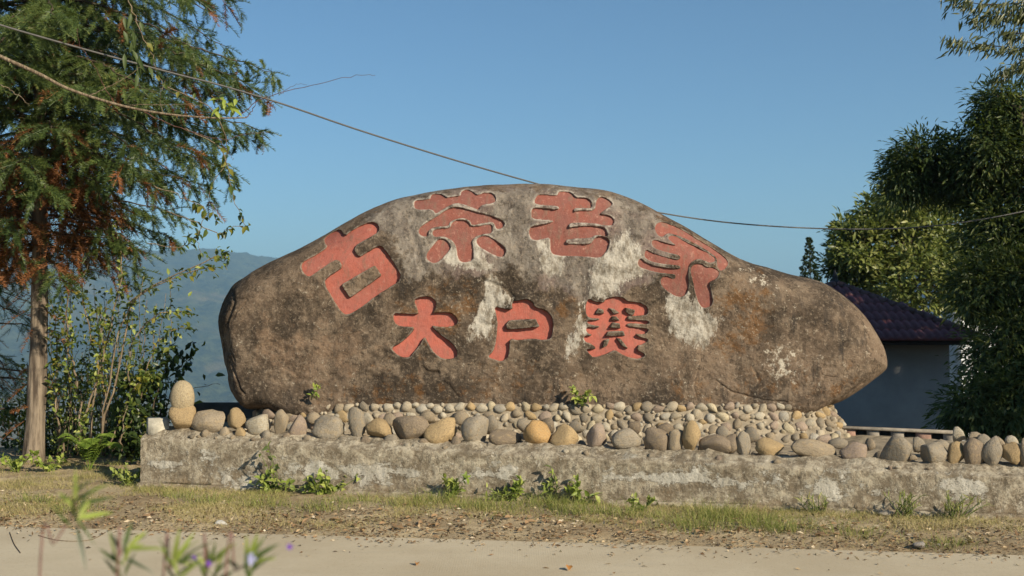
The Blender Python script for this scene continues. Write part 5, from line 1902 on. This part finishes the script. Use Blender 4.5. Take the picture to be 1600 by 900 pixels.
grass(80000, m_dry, .015, .06, 'grass', "dry_grass", 71, .0028)
grass(13000, m_green, .025, .085, 'grass_green', "green_grass", 72, .0028)
# dense tufts
TUFT = [(500, 800, .12), (415, 795, .12), (640, 795, .1), (690, 790, .13), (560, 790, .1), (870, 800, .14), (900, 808, .13), (840, 795, .12), (950, 808, .12), (1000, 812, .1), (1110, 815, .15), (1140, 812, .14), (1170, 822, .13),
        (1200, 828, .11), (1235, 830, .09), (330, 790, .1), (280, 780, .09), (1060, 822, .1), (740, 800, .11), (1330, 835, .08), (1480, 850, .07), (1440, 800, .09), (60, 790, .1), (120, 800, .09), (1100, 828, .12), (1420, 795, .1), (780, 800, .1)]
rt = np.random.default_rng(77)
gt = Geo()
for k, (px, py, hh) in enumerate(TUFT):
    d = CAM_H * F / (py - 507)
    c = P(px, py, d)
    n = 210
    rad = rt.normal(0, .085, (n, 2)) * np.array([1.3, .9])
    b = np.stack([c.x + rad[:, 0], d + rad[:, 1], verge_z(c.x + rad[:, 0], d + rad[:, 1]) - .004], 1)
    h = hh * rt.uniform(.4, 1.1, n)
    lean = rt.normal(0, .6, (n, 2)) + rad * 4.0
    tip = b + np.stack([lean[:, 0] * h, lean[:, 1] * h, h], 1)
    mid = b + np.stack([lean[:, 0] * h * .3, lean[:, 1] * h * .3, h * .62], 1)
    a = rt.uniform(0, math.pi, n)
    wv = np.stack([np.cos(a), np.sin(a), a * 0], 1) * .0016
    V = np.stack([b - wv, b + wv, mid + wv * .7, mid - wv * .7, tip], 1).reshape(-1, 3)
    i = np.arange(n)[:, None] * 5
    gt.add(V, i + np.array([[3, 2, 4]]), i + np.array([[0, 1, 2, 3]]))
link("grass_tufts", gt.mesh("grass_tufts", M['grass_green']), None, kind="stuff")

# litter of small dry bits
n = 9500
x = rng.uniform(-5.5, 5, n * 3)
y = road_edge(x) + np.where(rng.random(n * 3) < .03, rng.uniform(-1.0, 0, n * 3), rng.normal(.55, .42, n * 3))
m = (y < wall_line(x) - .05) & (y > road_edge(x) - .95) & ((y > road_edge(x) - .12) | (rng.random(n * 3) < .2))
x, y = x[m][:n], y[m][:n]
g = Geo()
Dd = rng.normal(0, 1, (len(x), 3)) * np.array([1, 1, .18])
Nn = np.tile([0, 0, 1.0], (len(x), 1)) + rng.normal(0, .45, (len(x), 3))
g.leaves2(np.stack([x, y, np.maximum(verge_z(x, y), 0) + .006], 1), Dd, Nn, rng.uniform(.01, .05, len(x)), rng.uniform(.004, .022, len(x)))
link("leaf_litter", g.mesh("leaf_litter", M['dry_leaf']), None, kind="stuff")


def fallen(px, py, L, W, label, mat, group=None, onroad=False):
    d = CAM_H * F / (py - 507)
    c = P(px, py, d)
    z = .001 if onroad else max(float(verge_z(np.array([c.x]), np.array([d]))[0]), 0) + .005
    g = Geo()
    Dv = np.array([[random.uniform(-1, 1), random.uniform(-.8, .8), .1]])
    g.leaves(np.array([[-Dv[0, 0] * L * .4, -Dv[0, 1] * L * .4, .004]]), Dv, np.array([[random.uniform(-.4, .4), random.uniform(-.45, .1), 1.0]]), np.array([L]), np.array([W]), .35)
    return link("fallen_leaf", g.mesh("fallen_leaf", M[mat]), None, label, "leaf", group, loc=(c.x, d, z))


fallen(651, 879, .07, .035, "orange brown fallen leaf on the bare road below the boulder's left part", 'orange_leaf', None, True)
fallen(889, 889, .075, .04, "curled orange fallen leaf on the road nearest the bottom edge", 'orange_leaf', None, True)
for k in range(110):
    px = random.uniform(420, 1340) if k < 85 else random.uniform(0, 1560)
    fallen(px, random.gauss(822 + (px - 800) * .022, 8 if k < 85 else 12), random.uniform(.04, .085), random.uniform(.02, .04), "curled dry brown leaf lying among the litter at the road's edge", 'dry_leaf', "dry leaves at the road's edge")
# thin fallen twigs at left
for k, (pts, lab) in enumerate([([(-10, 805), (30, 795), (62, 788)], "thin dry stick lying on the verge at the far left"), ([(15, 830), (22, 848), (32, 862)], "short dark bent twig on the road at the far left"), ([(60, 835), (95, 843), (140, 842), (165, 830)], "long curved dry stem lying along the road's edge at left")]):
    q = []
    for a, b in pts:
        d = CAM_H * F / (b - 507)
        c = P(a, b, d)
        q.append((c.x, d, .012 + max(float(verge_z(np.array([c.x]), np.array([d]))[0]), 0) - .009))
    g = Geo()
    g.tube(spline(q, 16), .0026, 5)
    link("twig", g.mesh("twig", M['bark_dark' if k == 1 else 'twig'], True, q[0]), None, lab, "twig", loc=q[0])
# pebbles on the verge
for k, (px, py, s, lab) in enumerate([(405, 766, .03, "dark little stone against the wall foot near its left end"), (345, 818, .035, "white flat chip of stone on the verge at left"), (1385, 810, .045, "pale flat stone on the bare soil at right"), (1434, 852, .04, "grey stone at the road's edge at right")]):
    d = CAM_H * F / (py - 507)
    c = P(px, py, d)
    o = link("small_stone", SMALL[k], None, lab, "stone", loc=(c.x, d, max(0, float(verge_z(np.array([c.x]), np.array([d]))[0])) + s * .3))
    o.scale = (s * 1.4, s, s * .55)
    o.color = ((.1, .08, .06, 1), (.62, .6, .55, 1), (.4, .36, .3, 1), (.3, .28, .26, 1))[k]

# ------------------------------------------------------------------ out-of-focus plants close to the camera
def front_plant(label, base_px, pts, leaves_, flowers, mat='weed_dark', d=1.9, extra=None):
    p0 = P(base_px[0], base_px[1], d)
    root = thing("roadside_plant", label, "plant", (p0.x, d, -.02))
    BO = np.array(root.location)
    g = Geo()
    q = [(p0.x, d, -.02)] + [tuple(P(a, b, d)) for a, b in pts]
    g.tube(spline(q, 24), np.linspace(.002, .0013, 24), 6)
    link("stalk", g.mesh("stalk", M['stalk'], True, BO), root)
    for (a, b, a2, b2, w, mk) in leaves_:
        s0, s1 = np.array(P(a, b, d)), np.array(P(a2, b2, d + random.uniform(-.05, .05)))
        g = Geo()
        g.leaves(s0[None], (s1 - s0)[None], np.array([[.3, -.8, .6]]), np.array([np.linalg.norm(s1 - s0)]), np.array([w]), .15)
        link("leaf", g.mesh("leaf", M[mk], True, BO), root)
    ta, tb_y = pts[-1]
    for k in range(9):
        an = random.uniform(-.85, 1.0)
        ln = random.uniform(30, 72)
        a, b = ta + random.uniform(-7, 7), tb_y + random.uniform(-8, 50)
        dd = d + random.uniform(-.06, .06)
        s0, s1 = np.array(P(a, b, dd)), np.array(P(a + math.sin(an) * ln, b - math.cos(an) * ln * .8, dd + random.uniform(-.04, .04)))
        g = Geo()
        g.leaves(s0[None], (s1 - s0)[None], np.array([[random.uniform(-.5, .5), -.8, .6]]), np.array([np.linalg.norm(s1 - s0)]), np.array([random.uniform(.0045, .0085)]), .15)
        link("leaf", g.mesh("leaf", M[random.choice(('weed_dark', 'weed', 'weed_dark', 'leaf_vine'))], True, BO), root)
    for (a, b, rad, mk) in flowers:
        c = np.array(P(a, b, d - .02))
        g = Geo()
        for k in range(5):
            an = k * 1.2566
            dv = np.array([math.cos(an), -.35, math.sin(an)])
            g.leaves(c[None], dv[None], np.array([[0, -1.0, .1]]), np.array([rad]), np.array([rad * .8]), .1)
        link("flower", g.mesh("flower", M[mk], True, BO), root)
    return root


front_plant("blurred reddish stalk with long drooping leaves, leftmost close plant", (55, 1200), [(62, 900), (85, 850), (112, 805), (120, 780)],
            [(118, 785, 165, 752, .010, 'leaf_bright'), (120, 790, 180, 774, .009, 'weed_dark'), (115, 812, 180, 797, .010, 'leaf_bright'), (118, 815, 135, 890, .007, 'leaf_dark'), (112, 800, 150, 850, .005, 'weed_dark'), (118, 785, 118, 735, .008, 'weed')], [])
front_plant("blurred stalk with a fan of upright narrow leaves at bottom left", (150, 1200), [(183, 900), (187, 870), (190, 858)],
            [(190, 865, 172, 830, .007, 'leaf_dark'), (192, 862, 206, 812, .010, 'weed_dark'), (194, 862, 232, 825, .009, 'weed'), (196, 860, 260, 853, .008, 'weed'), (192, 862, 225, 848, .007, 'leaf_bright'), (190, 870, 245, 895, .006, 'leaf_dark')], [])
front_plant("blurred leafy stalk with a violet flower near the bottom edge", (215, 1200), [(255, 905), (265, 890), (275, 875)],
            [(268, 885, 250, 840, .005, 'weed_dark'), (270, 885, 280, 828, .010, 'weed'), (272, 882, 303, 830, .009, 'leaf_bright'), (275, 880, 318, 862, .009, 'weed_dark'), (275, 880, 310, 880, .006, 'weed')], [(304, 871, .006, 'petal')])
front_plant("blurred stalk with paired pale green leaves, second from the right of the close plants", (380, 1200), [(322, 905), (325, 890), (330, 878)],
            [(328, 880, 318, 838, .007, 'weed_dark'), (332, 878, 365, 848, .011, 'weed'), (330, 880, 350, 862, .008, 'leaf_bright'), (326, 886, 300, 862, .006, 'weed')], [(327, 880, .006, 'petal')])
front_plant("blurred stalk carrying a pale violet flower, rightmost close plant", (300, 1200), [(352, 905), (368, 893), (385, 880)],
            [(385, 878, 386, 838, .008, 'weed'), (390, 875, 402, 835, .010, 'leaf_bright'), (392, 876, 435, 848, .010, 'weed_dark'), (392, 880, 430, 870, .009, 'weed'), (375, 888, 350, 872, .007, 'weed_dark')], [(391, 873, .012, 'petal_pale'), (453, 854, .006, 'petal')], d=1.85)

# ------------------------------------------------------------------ air
g = Geo()
g.box((-9600, -9600, -320), (9600, 9600, 420))
t = NT("haze_air")
pv = t.n("VolumePrincipled")
pv.inputs['Color'].default_value = (.43, .73, 1.0, 1)
pv.inputs['Density'].default_value = 2.0e-4
pv.inputs['Anisotropy'].default_value = 0.1
t.t.links.new(pv.outputs[0], t.out.inputs['Volume'])
hz = link("haze", g.mesh("haze", t.m), None, kind="stuff")
